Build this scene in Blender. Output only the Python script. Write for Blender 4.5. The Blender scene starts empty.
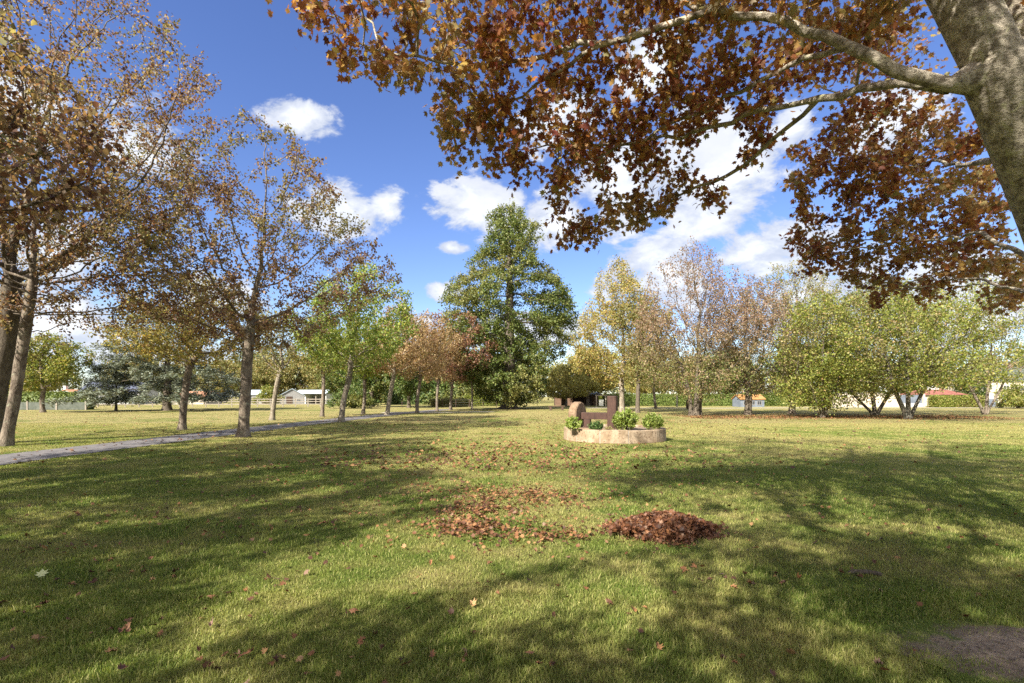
import bpy, math, random
import numpy as np
from mathutils import Vector

C = bpy.context.scene
COL = C.collection
random.seed(7)
RNG = np.random.default_rng(7)
R = math.radians

# ------------------------------------------------------------------ camera
EYE, FPX, HZ = 1.6, 512.0, 396.0
cam_d = bpy.data.cameras.new('camera'); cam = bpy.data.objects.new('camera', cam_d); COL.objects.link(cam)
cam.location = (0, 0, EYE); cam.rotation_euler = (R(90), 0, 0)
cam_d.sensor_width = 36; cam_d.lens = 18; cam_d.shift_y = (HZ - 341.5) / 1024
cam_d.clip_start = 0.05; cam_d.clip_end = 3000
C.camera = cam
C.render.resolution_x, C.render.resolution_y = 1024, 683

def PT(px, py, d):                     # point seen at a pixel of the photograph, at depth d
    return np.array([(px - 512) / FPX * d, d, EYE + (HZ - py) / FPX * d])
def GX(px, d): return (px - 512) / FPX * d
def GD(py): return EYE * FPX / (py - HZ)

# ------------------------------------------------------------------ sky, sun, exposure
SUN_EL = R(38)
SUN_H = Vector((-0.60, -0.80)).normalized()
SUN_DIR = Vector((SUN_H.x * math.cos(SUN_EL), SUN_H.y * math.cos(SUN_EL), math.sin(SUN_EL)))
C.view_settings.view_transform = 'Standard'
C.view_settings.look = 'None'
C.view_settings.gamma = 1
C.view_settings.exposure = 1.72
C.cycles.max_bounces = 6
C.cycles.diffuse_bounces = 3
C.cycles.glossy_bounces = 2
C.cycles.transmission_bounces = 3
C.cycles.transparent_max_bounces = 4
C.cycles.use_denoising = False

sun_d = bpy.data.lights.new('sun', 'SUN'); sun = bpy.data.objects.new('sun', sun_d); COL.objects.link(sun)
sun_d.energy = 4.5; sun_d.angle = R(0.55); sun_d.color = (1.0, 0.93, 0.82)
sun.rotation_euler = (-SUN_DIR).to_track_quat('-Z', 'Y').to_euler()
sun.location = (-40, -25, 40)

world = bpy.data.worlds.new('World'); C.world = world; world.use_nodes = True
WN = world.node_tree; WN.nodes.clear()

class NT:
    """small helper to write node trees"""
    def __init__(s, tree): s.t = tree
    def n(s, kind, **kw):
        nd = s.t.nodes.new(kind)
        for k, v in kw.items(): setattr(nd, k, v)
        return nd
    def l(s, a, b): s.t.links.new(a, b)
    def put(s, sock, v):
        if isinstance(v, bpy.types.NodeSocket): s.l(v, sock)
        elif v is not None: sock.default_value = v
    def math(s, op, a, b=None, c=None, clamp=False):
        nd = s.n('ShaderNodeMath', operation=op, use_clamp=clamp)
        s.put(nd.inputs[0], a)
        if b is not None: s.put(nd.inputs[1], b)
        if c is not None: s.put(nd.inputs[2], c)
        return nd.outputs[0]
    def vmath(s, op, a, b=None):
        nd = s.n('ShaderNodeVectorMath', operation=op)
        s.put(nd.inputs[0], a)
        if b is not None: s.put(nd.inputs[1], b)
        return nd.outputs[1] if op in ('LENGTH', 'DOT_PRODUCT', 'DISTANCE') else nd.outputs[0]
    def noise(s, vec, scale, detail=4, rough=0.55, dist=0.0):
        nd = s.n('ShaderNodeTexNoise'); s.put(nd.inputs['Vector'], vec)
        nd.inputs['Scale'].default_value = scale; nd.inputs['Detail'].default_value = detail
        nd.inputs['Roughness'].default_value = rough; nd.inputs['Distortion'].default_value = dist
        return nd.outputs['Fac']
    def smooth(s, v, a, b, lo=0.0, hi=1.0):
        nd = s.n('ShaderNodeMapRange', interpolation_type='SMOOTHSTEP'); s.put(nd.inputs[0], v)
        for i, x in enumerate((a, b, lo, hi)): nd.inputs[i + 1].default_value = x
        return nd.outputs[0]
    def mix(s, f, a, b, blend='MIX'):
        nd = s.n('ShaderNodeMix', data_type='RGBA', blend_type=blend)
        s.put(nd.inputs[0], f)
        for sk, v in ((nd.inputs[6], a), (nd.inputs[7], b)):
            s.put(sk, v if isinstance(v, bpy.types.NodeSocket) else (*v, 1))
        return nd.outputs[2]
    def ramp(s, f, stops, interp='LINEAR'):
        nd = s.n('ShaderNodeValToRGB'); cr = nd.color_ramp; cr.interpolation = interp
        while len(cr.elements) > 1: cr.elements.remove(cr.elements[0])
        cr.elements[0].position = stops[0][0]; cr.elements[0].color = (*stops[0][1], 1)
        for p, c in stops[1:]:
            e = cr.elements.new(p); e.color = (*c, 1)
        s.put(nd.inputs[0], f)
        return nd.outputs[0]

def build_world():
    W = NT(WN)
    sky = W.n('ShaderNodeTexSky', sky_type='NISHITA', sun_disc=False)
    sky.sun_elevation = SUN_EL; sky.sun_rotation = math.atan2(SUN_DIR.x, SUN_DIR.y)
    sky.altitude = 100; sky.air_density = 1.0; sky.dust_density = 0.3; sky.ozone_density = 3.0
    hs = W.n('ShaderNodeHueSaturation'); hs.inputs['Saturation'].default_value = 1.14; hs.inputs['Value'].default_value = 0.66
    hs.inputs['Hue'].default_value = 0.517
    W.l(sky.outputs[0], hs.inputs['Color'])
    tc = W.n('ShaderNodeTexCoord'); d = tc.outputs['Generated']
    sp = W.n('ShaderNodeSeparateXYZ'); W.l(d, sp.inputs[0])
    az = W.math('ARCTAN2', sp.outputs[0], sp.outputs[1]); el = W.math('ARCSINE', sp.outputs[2])
    cmb = W.n('ShaderNodeCombineXYZ'); W.l(az, cmb.inputs[0]); W.l(el, cmb.inputs[1]); ae = cmb.outputs[0]
    mp = W.n('ShaderNodeMapping'); mp.inputs['Scale'].default_value = (1, 1, 1.7); W.l(d, mp.inputs[0])
    n1 = W.noise(mp.outputs[0], 6.5, 11, 0.64, 0.35)
    n2 = W.noise(mp.outputs[0], 16, 6, 0.6, 0.2)
    fbm = W.math('ADD', W.math('MULTIPLY', n1, 0.72), W.math('MULTIPLY', n2, 0.28))
    blobs = [(300, 118, 50, 26), (345, 208, 60, 36), (385, 205, 30, 26), (478, 208, 62, 32), (450, 248, 22, 9), (445, 292, 26, 13),
             (560, 220, 50, 36), (625, 190, 70, 60), (725, 185, 90, 85), (765, 250, 70, 45), (660, 270, 70, 40), (790, 130, 40, 30), (560, 120, 60, 40),
             (420, 322, 26, 14), (840, 300, 120, 50), (640, 60, 50, 50), (960, 300, 110, 60), (520, 330, 90, 24), (890, 120, 60, 40),
             (40, 330, 130, 50), (150, 350, 120, 32), (60, 250, 60, 45), (150, 150, 70, 50), (20, 120, 50, 60), (230, 300, 60, 30)]
    tot = None
    for px, py, rx, ry in blobs:
        a = math.atan((px - 512) / FPX); e = math.atan((HZ - py) / FPX * math.cos(a))
        k = math.cos(a) ** 2
        v = W.vmath('SUBTRACT', ae, (a, e, 0))
        v = W.vmath('MULTIPLY', v, (FPX / (rx * k), FPX / (ry * max(.55, math.cos(a) * math.cos(e) ** 2)), 0))
        b = W.math('SUBTRACT', 1.0, W.vmath('LENGTH', v))
        tot = b if tot is None else W.math('SMOOTH_MAX', tot, b, 0.08)
    # loose clouds added out of view, brightened to lift the shadows, and for other views
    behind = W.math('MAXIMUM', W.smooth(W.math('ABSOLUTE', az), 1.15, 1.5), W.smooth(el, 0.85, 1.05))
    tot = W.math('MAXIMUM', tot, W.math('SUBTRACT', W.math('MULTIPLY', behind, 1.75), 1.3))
    field = W.math('ADD', W.math('MULTIPLY', tot, 0.85), W.math('MULTIPLY', W.math('SUBTRACT', fbm, 0.47), 3.0))
    mask = W.smooth(field, 0.14, 0.42)
    # thin veil towards the horizon
    shade = W.smooth(W.math('ADD', field, W.math('MULTIPLY', W.math('SUBTRACT', n2, 0.5), 1.2)), 0.2, 1.1)
    low = W.smooth(el, 0.05, 0.6)
    ccol = W.mix(shade, (2.1, 2.3, 2.75), (3.8, 3.85, 3.95))
    ccol = W.mix(W.math('MULTIPLY', low, W.smooth(n1, .45, .62)), ccol, (2.7, 2.8, 3.1))
    veil = W.smooth(el, 0.0, 0.20, 0.34, 0.0)
    base = W.mix(veil, hs.outputs[0], (2.75, 2.95, 3.3))
    ccol = W.mix(W.math('MULTIPLY', behind, W.smooth(field, .2, .7)), ccol, (4.8, 4.9, 5.1))  # unseen clouds made brighter, as added fill
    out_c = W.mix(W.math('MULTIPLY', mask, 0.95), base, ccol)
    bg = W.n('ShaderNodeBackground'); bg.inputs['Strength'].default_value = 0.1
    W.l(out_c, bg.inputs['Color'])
    o = W.n('ShaderNodeOutputWorld'); W.l(bg.outputs[0], o.inputs[0])
build_world()
try:
    world.cycles.sampling_method = 'MANUAL'; world.cycles.sample_map_resolution = 512
except Exception: pass

# ------------------------------------------------------------------ mesh helpers
def mesh_np(name, verts, faces, mat=None, smooth=False):
    """faces: list of int arrays (F,k)"""
    me = bpy.data.meshes.new(name)
    verts = np.asarray(verts, np.float32)
    me.vertices.add(len(verts)); me.vertices.foreach_set('co', verts.ravel())
    faces = [np.asarray(f, np.int32) for f in faces if len(f)]
    nl = sum(f.size for f in faces); npol = sum(len(f) for f in faces)
    me.loops.add(nl); me.polygons.add(npol)
    me.loops.foreach_set('vertex_index', np.concatenate([f.ravel() for f in faces]))
    tot = np.concatenate([np.full(len(f), f.shape[1], np.int32) for f in faces])
    st = np.concatenate([[0], np.cumsum(tot)[:-1]]).astype(np.int32)
    me.polygons.foreach_set('loop_start', st)
    try: me.polygons.foreach_set('loop_total', tot)
    except Exception: pass
    if smooth: me.polygons.foreach_set('use_smooth', np.ones(npol, bool))
    me.update(calc_edges=True)
    if mat: me.materials.append(mat)
    return me

def link(name, me, parent=None, loc=None):
    o = bpy.data.objects.new(name, me); COL.objects.link(o)
    if parent is not None: o.parent = parent
    if loc is not None: o.location = loc
    return o

def tag(o, label=None, cat=None, group=None, kind=None):
    if label: o['label'] = label
    if cat: o['category'] = cat
    if group: o['group'] = group
    if kind: o['kind'] = kind
    return o

def thing(name, label, cat, loc=(0, 0, 0), rz=0, group=None):
    o = bpy.data.objects.new(name, None); COL.objects.link(o)
    o.location = loc; o.rotation_euler = (0, 0, rz); o.empty_display_size = .3
    return tag(o, label, cat, group)

class MB:
    """collects boxes, prisms, tubes for one mesh object"""
    def __init__(s): s.v = []; s.f = []
    def add(s, vs, fs):
        o = len(s.v); s.v += [tuple(map(float, v)) for v in vs]; s.f += [tuple(i + o for i in f) for f in fs]
    def box(s, x0, x1, y0, y1, z0, z1):
        s.add([(x0, y0, z0), (x1, y0, z0), (x1, y1, z0), (x0, y1, z0), (x0, y0, z1), (x1, y0, z1), (x1, y1, z1), (x0, y1, z1)],
              [(3, 2, 1, 0), (4, 5, 6, 7), (0, 1, 5, 4), (1, 2, 6, 5), (2, 3, 7, 6), (3, 0, 4, 7)])
        return s
    def prism(s, poly, axis, a, b):
        """poly of 2d points extruded along axis ('x','y','z') from a to b"""
        def P3(p, t):
            return {'x': (t, p[0], p[1]), 'y': (p[0], t, p[1]), 'z': (p[0], p[1], t)}[axis]
        n = len(poly)
        s.add([P3(p, a) for p in poly] + [P3(p, b) for p in poly],
              [tuple(range(n))[::-1], tuple(range(n, 2 * n))] + [(i, (i + 1) % n, n + (i + 1) % n, n + i) for i in range(n)])
        return s
    def tube(s, pts, rad, k=8):
        pts = [Vector(p) for p in pts]; rings = []; vs = []
        for i, p in enumerate(pts):
            t = (pts[min(i + 1, len(pts) - 1)] - pts[max(i - 1, 0)]).normalized()
            a = t.cross(Vector((.31, .9, .17))).normalized(); b = t.cross(a)
            r = rad[i] if isinstance(rad, (list, tuple)) else rad
            vs += [p + a * (r * math.cos(2 * math.pi * j / k)) + b * (r * math.sin(2 * math.pi * j / k)) for j in range(k)]
        fs = [(i * k + j, i * k + (j + 1) % k, (i + 1) * k + (j + 1) % k, (i + 1) * k + j) for i in range(len(pts) - 1) for j in range(k)]
        fs += [tuple(range(k))[::-1], tuple(range((len(pts) - 1) * k, len(pts) * k))]
        s.add(vs, fs); return s
    def build(s, name, mat, parent=None, bevel=0, smooth=False, loc=None):
        me = bpy.data.meshes.new(name); me.from_pydata(s.v, [], s.f); me.update()
        if smooth:
            for p in me.polygons: p.use_smooth = True
        me.materials.append(mat)
        o = link(name, me, parent, loc)
        if bevel:
            m = o.modifiers.new('edge', 'BEVEL'); m.width = bevel; m.segments = 2; m.limit_method = 'ANGLE'; m.angle_limit = R(40)
        return o

# ------------------------------------------------------------------ materials
def new_mat(name):
    m = bpy.data.materials.new(name); m.use_nodes = True; m.node_tree.nodes.clear()
    return m, NT(m.node_tree)

def finish(T, shader):
    o = T.n('ShaderNodeOutputMaterial'); T.l(shader, o.inputs[0])

def principled(T, col, rough=0.8, bump=None, bump_s=0.3, bump_d=0.02, spec=0.3):
    p = T.n('ShaderNodeBsdfPrincipled')
    T.put(p.inputs['Base Color'], col if isinstance(col, bpy.types.NodeSocket) else (*col, 1))
    T.put(p.inputs['Roughness'], rough); p.inputs['Specular IOR Level'].default_value = spec
    if bump is not None:
        b = T.n('ShaderNodeBump'); b.inputs['Strength'].default_value = bump_s; b.inputs['Distance'].default_value = bump_d
        T.l(bump, b.inputs['Height']); T.l(b.outputs[0], p.inputs['Normal'])
    return p.outputs[0]

def rough_mat(name, c1, c2, scale=6, rough=.85, c3=None, bump_s=.4, bump_d=.01, stretch=(1, 1, 1), spec=.25):
    m, T = new_mat(name)
    tc = T.n('ShaderNodeTexCoord'); mp = T.n('ShaderNodeMapping'); mp.inputs['Scale'].default_value = stretch
    T.l(tc.outputs['Object'], mp.inputs[0]); v = mp.outputs[0]
    n = T.noise(v, scale, 6, .6); n2 = T.noise(v, scale * 6, 4, .6)
    col = T.mix(T.smooth(n, .35, .65), c1, c2)
    if c3: col = T.mix(T.smooth(n2, .5, .7), col, c3)
    finish(T, principled(T, col, rough, T.math('ADD', n, n2), bump_s, bump_d, spec)); return m

def leaf_mat(name, stops, trans=.42, patch=None, patch_scale=.35, patch_amt=(.45, .62), rough=.5, zmix=None, spec=.35):
    """stops: colours picked at random for each leaf; patch: (colour stops) used where a broad noise is high; zmix: (stops, z0, z1)"""
    m, T = new_mat(name)
    g = T.n('ShaderNodeNewGeometry'); rnd = g.outputs['Random Per Island']
    col = T.ramp(rnd, stops)
    tc = T.n('ShaderNodeTexCoord')
    if zmix:
        sp = T.n('ShaderNodeSeparateXYZ'); T.l(tc.outputs['Object'], sp.inputs[0])
        z = T.math('ADD', sp.outputs[2], T.math('MULTIPLY', T.math('SUBTRACT', T.noise(tc.outputs['Object'], .5, 3), .5), 5.0))
        z = T.math('ADD', z, T.math('MULTIPLY', T.math('SUBTRACT', rnd, .5), 1.2))
        col = T.mix(T.smooth(z, zmix[1], zmix[2]), T.ramp(rnd, zmix[0]), col)
    if patch:
        n = T.noise(tc.outputs['Object'], patch_scale, 3)
        n = T.math('ADD', n, T.math('MULTIPLY', T.math('SUBTRACT', T.math('FRACT', T.math('MULTIPLY', rnd, 37.0)), .5), .16))
        col = T.mix(T.smooth(n, *patch_amt), col, T.ramp(rnd, patch))
    p = T.n('ShaderNodeBsdfPrincipled'); T.l(col, p.inputs['Base Color']); p.inputs['Roughness'].default_value = rough
    p.inputs['Specular IOR Level'].default_value = spec
    tr = T.n('ShaderNodeBsdfTranslucent')
    T.l(T.mix(1.0, col, (1.35, 1.2, .8), 'MULTIPLY'), tr.inputs['Color'])
    mx = T.n('ShaderNodeMixShader'); mx.inputs[0].default_value = trans
    T.l(p.outputs[0], mx.inputs[1]); T.l(tr.outputs[0], mx.inputs[2])
    finish(T, mx.outputs[0]); return m

def bark_mat(name, c1, c2, lichen=(.3, .31, .24), lich=(.56, .66), scale=1.0, stretch=.35, bump=.7, vor=.2):
    m, T = new_mat(name)
    tc = T.n('ShaderNodeTexCoord'); mp = T.n('ShaderNodeMapping'); mp.inputs['Scale'].default_value = (1, 1, stretch)
    T.l(tc.outputs['Object'], mp.inputs[0]); v = mp.outputs[0]
    n = T.noise(v, 9 * scale, 8, .68, .4); n2 = T.noise(v, 38 * scale, 5, .6)
    vo = T.n('ShaderNodeTexVoronoi'); vo.feature = 'DISTANCE_TO_EDGE'; vo.inputs['Scale'].default_value = 16 * scale
    wv = T.vmath('ADD', v, T.vmath('MULTIPLY', T.n('ShaderNodeTexNoise').outputs['Color'], (0, 0, 0)))
    T.l(wv, vo.inputs['Vector'])
    col = T.mix(T.smooth(n, .32, .68), c1, c2)
    col = T.mix(T.math('MULTIPLY', T.smooth(n2, .48, .68), .7), col, tuple(x * .45 for x in c1))
    ln = T.noise(tc.outputs['Object'], 5.5 * scale, 7, .7, .6)
    col = T.mix(T.math('MULTIPLY', T.smooth(ln, *lich), .8), col, lichen)
    h = T.math('ADD', T.math('MULTIPLY', n, .9), T.math('ADD', T.math('MULTIPLY', n2, .35), T.math('MULTIPLY', T.smooth(vo.outputs[0], 0, .12), vor)))
    finish(T, principled(T, col, .9, h, bump, .03, .15)); return m

# ------------------------------------------------------------------ tree builder
def leaf_template(kind):
    if kind == 'rhomb':
        v = [(0, 0, 0), (.36, .45, .10), (0, 1, -.06), (-.36, .45, .10)]
        return np.array(v), np.array([(0, 1, 2), (0, 2, 3)])
    if kind == 'oval':
        v = [(0, 0, 0), (.3, .3, .07), (.27, .68, .06), (0, 1, -.05), (-.27, .68, .06), (-.3, .3, .07)]
        return np.array(v), np.array([(0, 1, 2), (0, 2, 3), (0, 3, 4), (0, 4, 5)])
    if kind == 'needle':
        v = [(0, 0, 0), (.2, .5, .0), (0, 1, -.05), (-.2, .5, .0)]
        return np.array(v), np.array([(0, 1, 2), (0, 2, 3)])
    if kind in ('maple', 'dry'):
        # five lobes; fan round the centre of the blade
        half = [(0, 0), (.30, -.06), (.22, .12), (.58, .30), (.34, .42), (.50, .70), (.20, .62), (.0, 1.0)]
        pts = half + [(-x, y) for x, y in half[-2:0:-1]]
        c = (0, .34)
        curl = .5 if kind == 'dry' else .22
        v = [(c[0], c[1], 0)] + [(x, y, curl * (x * x * 1.2 + (y - .34) ** 2 * .5) * (1 if kind != 'dry' or x > 0 else .5)) for x, y in pts]
        n = len(pts)
        return np.array(v), np.array([(0, 1 + i, 1 + (i + 1) % n) for i in range(n)])

def scatter_leaves(pos, size, kind, rng, up=.5, droop=.35, flat=0.0, yaw_dir=None):
    """pos (N,3) stalk ends; returns verts, faces"""
    n = len(pos); T, F = leaf_template(kind)
    nrm = rng.normal(size=(n, 3)); nrm /= np.linalg.norm(nrm, axis=1)[:, None]
    nrm[:, 2] = nrm[:, 2] * (1 - flat) + up + flat * 2
    nrm /= np.linalg.norm(nrm, axis=1)[:, None]
    d = rng.normal(size=(n, 3)); d[:, 2] -= droop * 2
    d -= nrm * (d * nrm).sum(1)[:, None]; d /= np.linalg.norm(d, axis=1)[:, None] + 1e-9
    s = np.cross(d, nrm)
    sz = size * rng.uniform(.6, 1.25, n)
    bend = rng.uniform(-.6, 2.6, n)
    V = pos[:, None, :] + sz[:, None, None] * (T[None, :, 0, None] * s[:, None, :] + T[None, :, 1, None] * d[:, None, :]
                                               + (T[None, :, 2] * bend[:, None])[:, :, None] * nrm[:, None, :])
    Fa = (F[None] + (np.arange(n) * len(T))[:, None, None]).reshape(-1, F.shape[1])
    return V.reshape(-1, 3), Fa

def grow(nodes, parent, attr, D, dk, iters, rng, trop=(0, 0, 0), di=None, jitter=.15):
    """space colonisation: branches grow towards the crown points"""
    nodes = [np.array(p, float) for p in nodes]; parent = list(parent)
    A = np.asarray(attr, float); P = np.array(nodes)
    near = np.full(len(A), 1e9); idx = np.zeros(len(A), int)
    def upd(new, base):
        nonlocal near, idx
        for c in range(0, len(new), 400):
            q = new[c:c + 400]
            d2 = ((A[:, None, :] - q[None]) ** 2).sum(2); j = d2.argmin(1); m = d2[np.arange(len(A)), j]
            b = m < near; near = np.where(b, m, near); idx = np.where(b, j + base + c, idx)
    upd(P, 0)
    nchild = {}
    trop = np.array(trop, float)
    for it in range(iters):
        keep = near > dk * dk
        if di is not None and it > 3: pass
        A, near, idx = A[keep], near[keep], idx[keep]
        if len(A) == 0: break
        P = np.array(nodes)
        dirs = A - P[idx]; dirs /= np.linalg.norm(dirs, axis=1)[:, None]
        u, inv = np.unique(idx, return_inverse=True)
        acc = np.zeros((len(u), 3)); np.add.at(acc, inv, dirs)
        acc /= np.linalg.norm(acc, axis=1)[:, None] + 1e-6
        acc += trop + rng.normal(size=acc.shape) * jitter
        acc /= np.linalg.norm(acc, axis=1)[:, None] + 1e-6
        new = []; base = len(nodes)
        for k, ui in enumerate(u):
            c = nchild.get(ui, 0)
            if c >= 3: continue
            nchild[ui] = c + 1
            new.append(nodes[ui] + acc[k] * D); parent.append(int(ui))
        if not new: break
        nodes += new; upd(np.array(new), base)
    return np.array(nodes), np.array(parent)

def wood(nodes, parent, tips, rad, sel, k, rng=None, lump=0.0):
    """tube mesh for the segments parent->i with sel[i]; rings shared along the main line of growth"""
    N = len(nodes)
    ids = np.where(sel & (parent >= 0))[0]
    main = np.full(N, -1)
    order = ids[np.argsort(tips[ids])]
    main[parent[order]] = order                       # the last written is the thickest child
    tan = np.zeros((N, 3)); seg = nodes[ids] - nodes[parent[ids]]
    tan[ids] = seg / (np.linalg.norm(seg, axis=1)[:, None] + 1e-9)
    root = (parent < 0); m = main >= 0
    tan[root & m] = tan[main[root & m]]
    t2 = tan.copy(); ok = m & (~root); t2[ok] = tan[ok] + tan[main[ok]]
    fix = np.linalg.norm(t2, axis=1) < 1e-6; t2[fix] = (0, 0, 1)
    t2 /= np.linalg.norm(t2, axis=1)[:, None]
    ref = np.array([.31, .93, .19]); ref /= np.linalg.norm(ref)
    def rings(t, c, r):
        a = np.cross(t, ref); a /= np.linalg.norm(a, axis=1)[:, None] + 1e-9; b = np.cross(t, a)
        ang = np.arange(k) * 2 * np.pi / k
        rr = r[:, None] * np.ones((1, k))
        if lump:
            rr = rr * (1 + lump * (np.sin(ang * 3 + c[:, 2:3] * 1.7) * .5 + np.sin(ang * 5 + c[:, 2:3] * 3.1 + 1) * .3 + np.sin(ang * 2 - c[:, 2:3] * 5.3) * .4))
        return c[:, None, :] + rr[:, :, None] * (np.cos(ang)[None, :, None] * a[:, None, :] + np.sin(ang)[None, :, None] * b[:, None, :])
    ring_of = np.full(N, -1)
    have = np.unique(np.concatenate([ids, parent[ids[main[parent[ids]] == ids]]]))
    V = rings(t2[have], nodes[have], rad[have]); ring_of[have] = np.arange(len(have))
    side = ids[main[parent[ids]] != ids]
    start = np.empty(N, int); mainids = ids[main[parent[ids]] == ids]
    start[mainids] = ring_of[parent[mainids]]
    if len(side):
        V2 = rings(tan[side], nodes[parent[side]], np.minimum(rad[parent[side]], rad[side] * 1.15))
        start[side] = len(V) + np.arange(len(side)); V = np.concatenate([V, V2])
    a = start[ids] * k; b = ring_of[ids] * k
    j = np.arange(k); jn = (j + 1) % k
    F = np.stack([a[:, None] + j, a[:, None] + jn, b[:, None] + jn, b[:, None] + j], 2).reshape(-1, 4)
    return V.reshape(-1, 3), F

def spline(pts, step):
    pts = np.array(pts, float); P = np.vstack([2 * pts[0] - pts[1], pts, 2 * pts[-1] - pts[-2]]); out = []
    for i in range(1, len(P) - 2):
        n = max(2, int(np.linalg.norm(P[i + 1] - P[i]) / step))
        for t in np.arange(n) / n:
            out.append(.5 * (2 * P[i] + (P[i + 1] - P[i - 1]) * t + (2 * P[i - 1] - 5 * P[i] + 4 * P[i + 1] - P[i + 2]) * t * t
                             + (-P[i - 1] + 3 * P[i] - 3 * P[i + 1] + P[i + 2]) * t ** 3))
    out.append(P[-2]); return np.array(out)

def count_tips(parent):
    N = len(parent); ch = np.bincount(parent[parent >= 0], minlength=N); tips = (ch == 0).astype(float)
    for i in range(N - 1, -1, -1):
        if parent[i] >= 0: tips[parent[i]] += tips[i]
    return tips

PROFILE = {
    'round': lambda t: np.sqrt(np.clip(1 - (2 * t - .9) ** 2 / 1.25, 0, 1)),
    'ovate': lambda t: np.clip(np.sin(np.pi * np.clip(t, 0, 1) ** .62) ** .75, 0, 1),
    'vase': lambda t: np.clip(.35 + .75 * t, 0, 1) * np.sqrt(np.clip(1 - (t - .55).clip(0) ** 2 / .21, 0, 1)),
    'cone': lambda t: np.clip(1.05 - t, 0, 1) ** .7 * np.clip(.6 + t * 3, 0, 1),
    'lime': lambda t: np.interp(t, [0, .08, .35, .53, .62, .705, .79, .88, .97, 1], [.52, .8, .95, .93, .78, .56, .52, .48, .34, .2]),
    'dome': lambda t: np.sqrt(np.clip(1 - t * t * .98, 0, 1)),
}

def crown_points(n, z0, z1, rad, prof, rng, cx=0, cy=0, lump=.3, holes=6, shell=.42, hole_r=.3, lean=(0, 0)):
    f = PROFILE[prof]; out = []
    ph = rng.uniform(0, 6.28, 5); hs = []
    for _ in range(holes):
        t = rng.uniform(.1, .95); a = rng.uniform(0, 6.28); q = rng.uniform(.5, 1.0) * rad * f(np.array(t))
        hs.append((q * math.cos(a), q * math.sin(a), z0 + t * (z1 - z0), rad * hole_r * rng.uniform(.7, 1.4)))
    while sum(map(len, out)) < n:
        m = n * 3
        t = rng.uniform(0, 1, m); a = rng.uniform(0, 2 * np.pi, m); w = rng.uniform(0, 1, m)
        fr = f(t); ok = w < np.maximum(fr, .12); t, a, fr = t[ok], a[ok], fr[ok]
        L = 1 + lump * (np.sin(a * 2 + ph[0] + t * 5) * .5 + np.sin(a * 3 + ph[1] - t * 9) * .35 + np.sin(a * 5 + ph[2] + t * 14) * .3)
        r = rad * fr * L * rng.uniform(0, 1, len(t)) ** shell
        zz = z0 + t * (z1 - z0) + rng.normal(0, .02, len(t)) * (z1 - z0)
        p = np.stack([r * np.cos(a), r * np.sin(a), zz], 1)
        keep = np.ones(len(p), bool)
        for hx, hy, hz, hr in hs: keep &= ((p - (hx, hy, hz)) ** 2).sum(1) > hr * hr
        p = p[keep]; p[:, 0] += cx + lean[0] * p[:, 2]; p[:, 1] += cy + lean[1] * p[:, 2]
        out.append(p)
    return np.concatenate(out)[:n]

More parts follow.
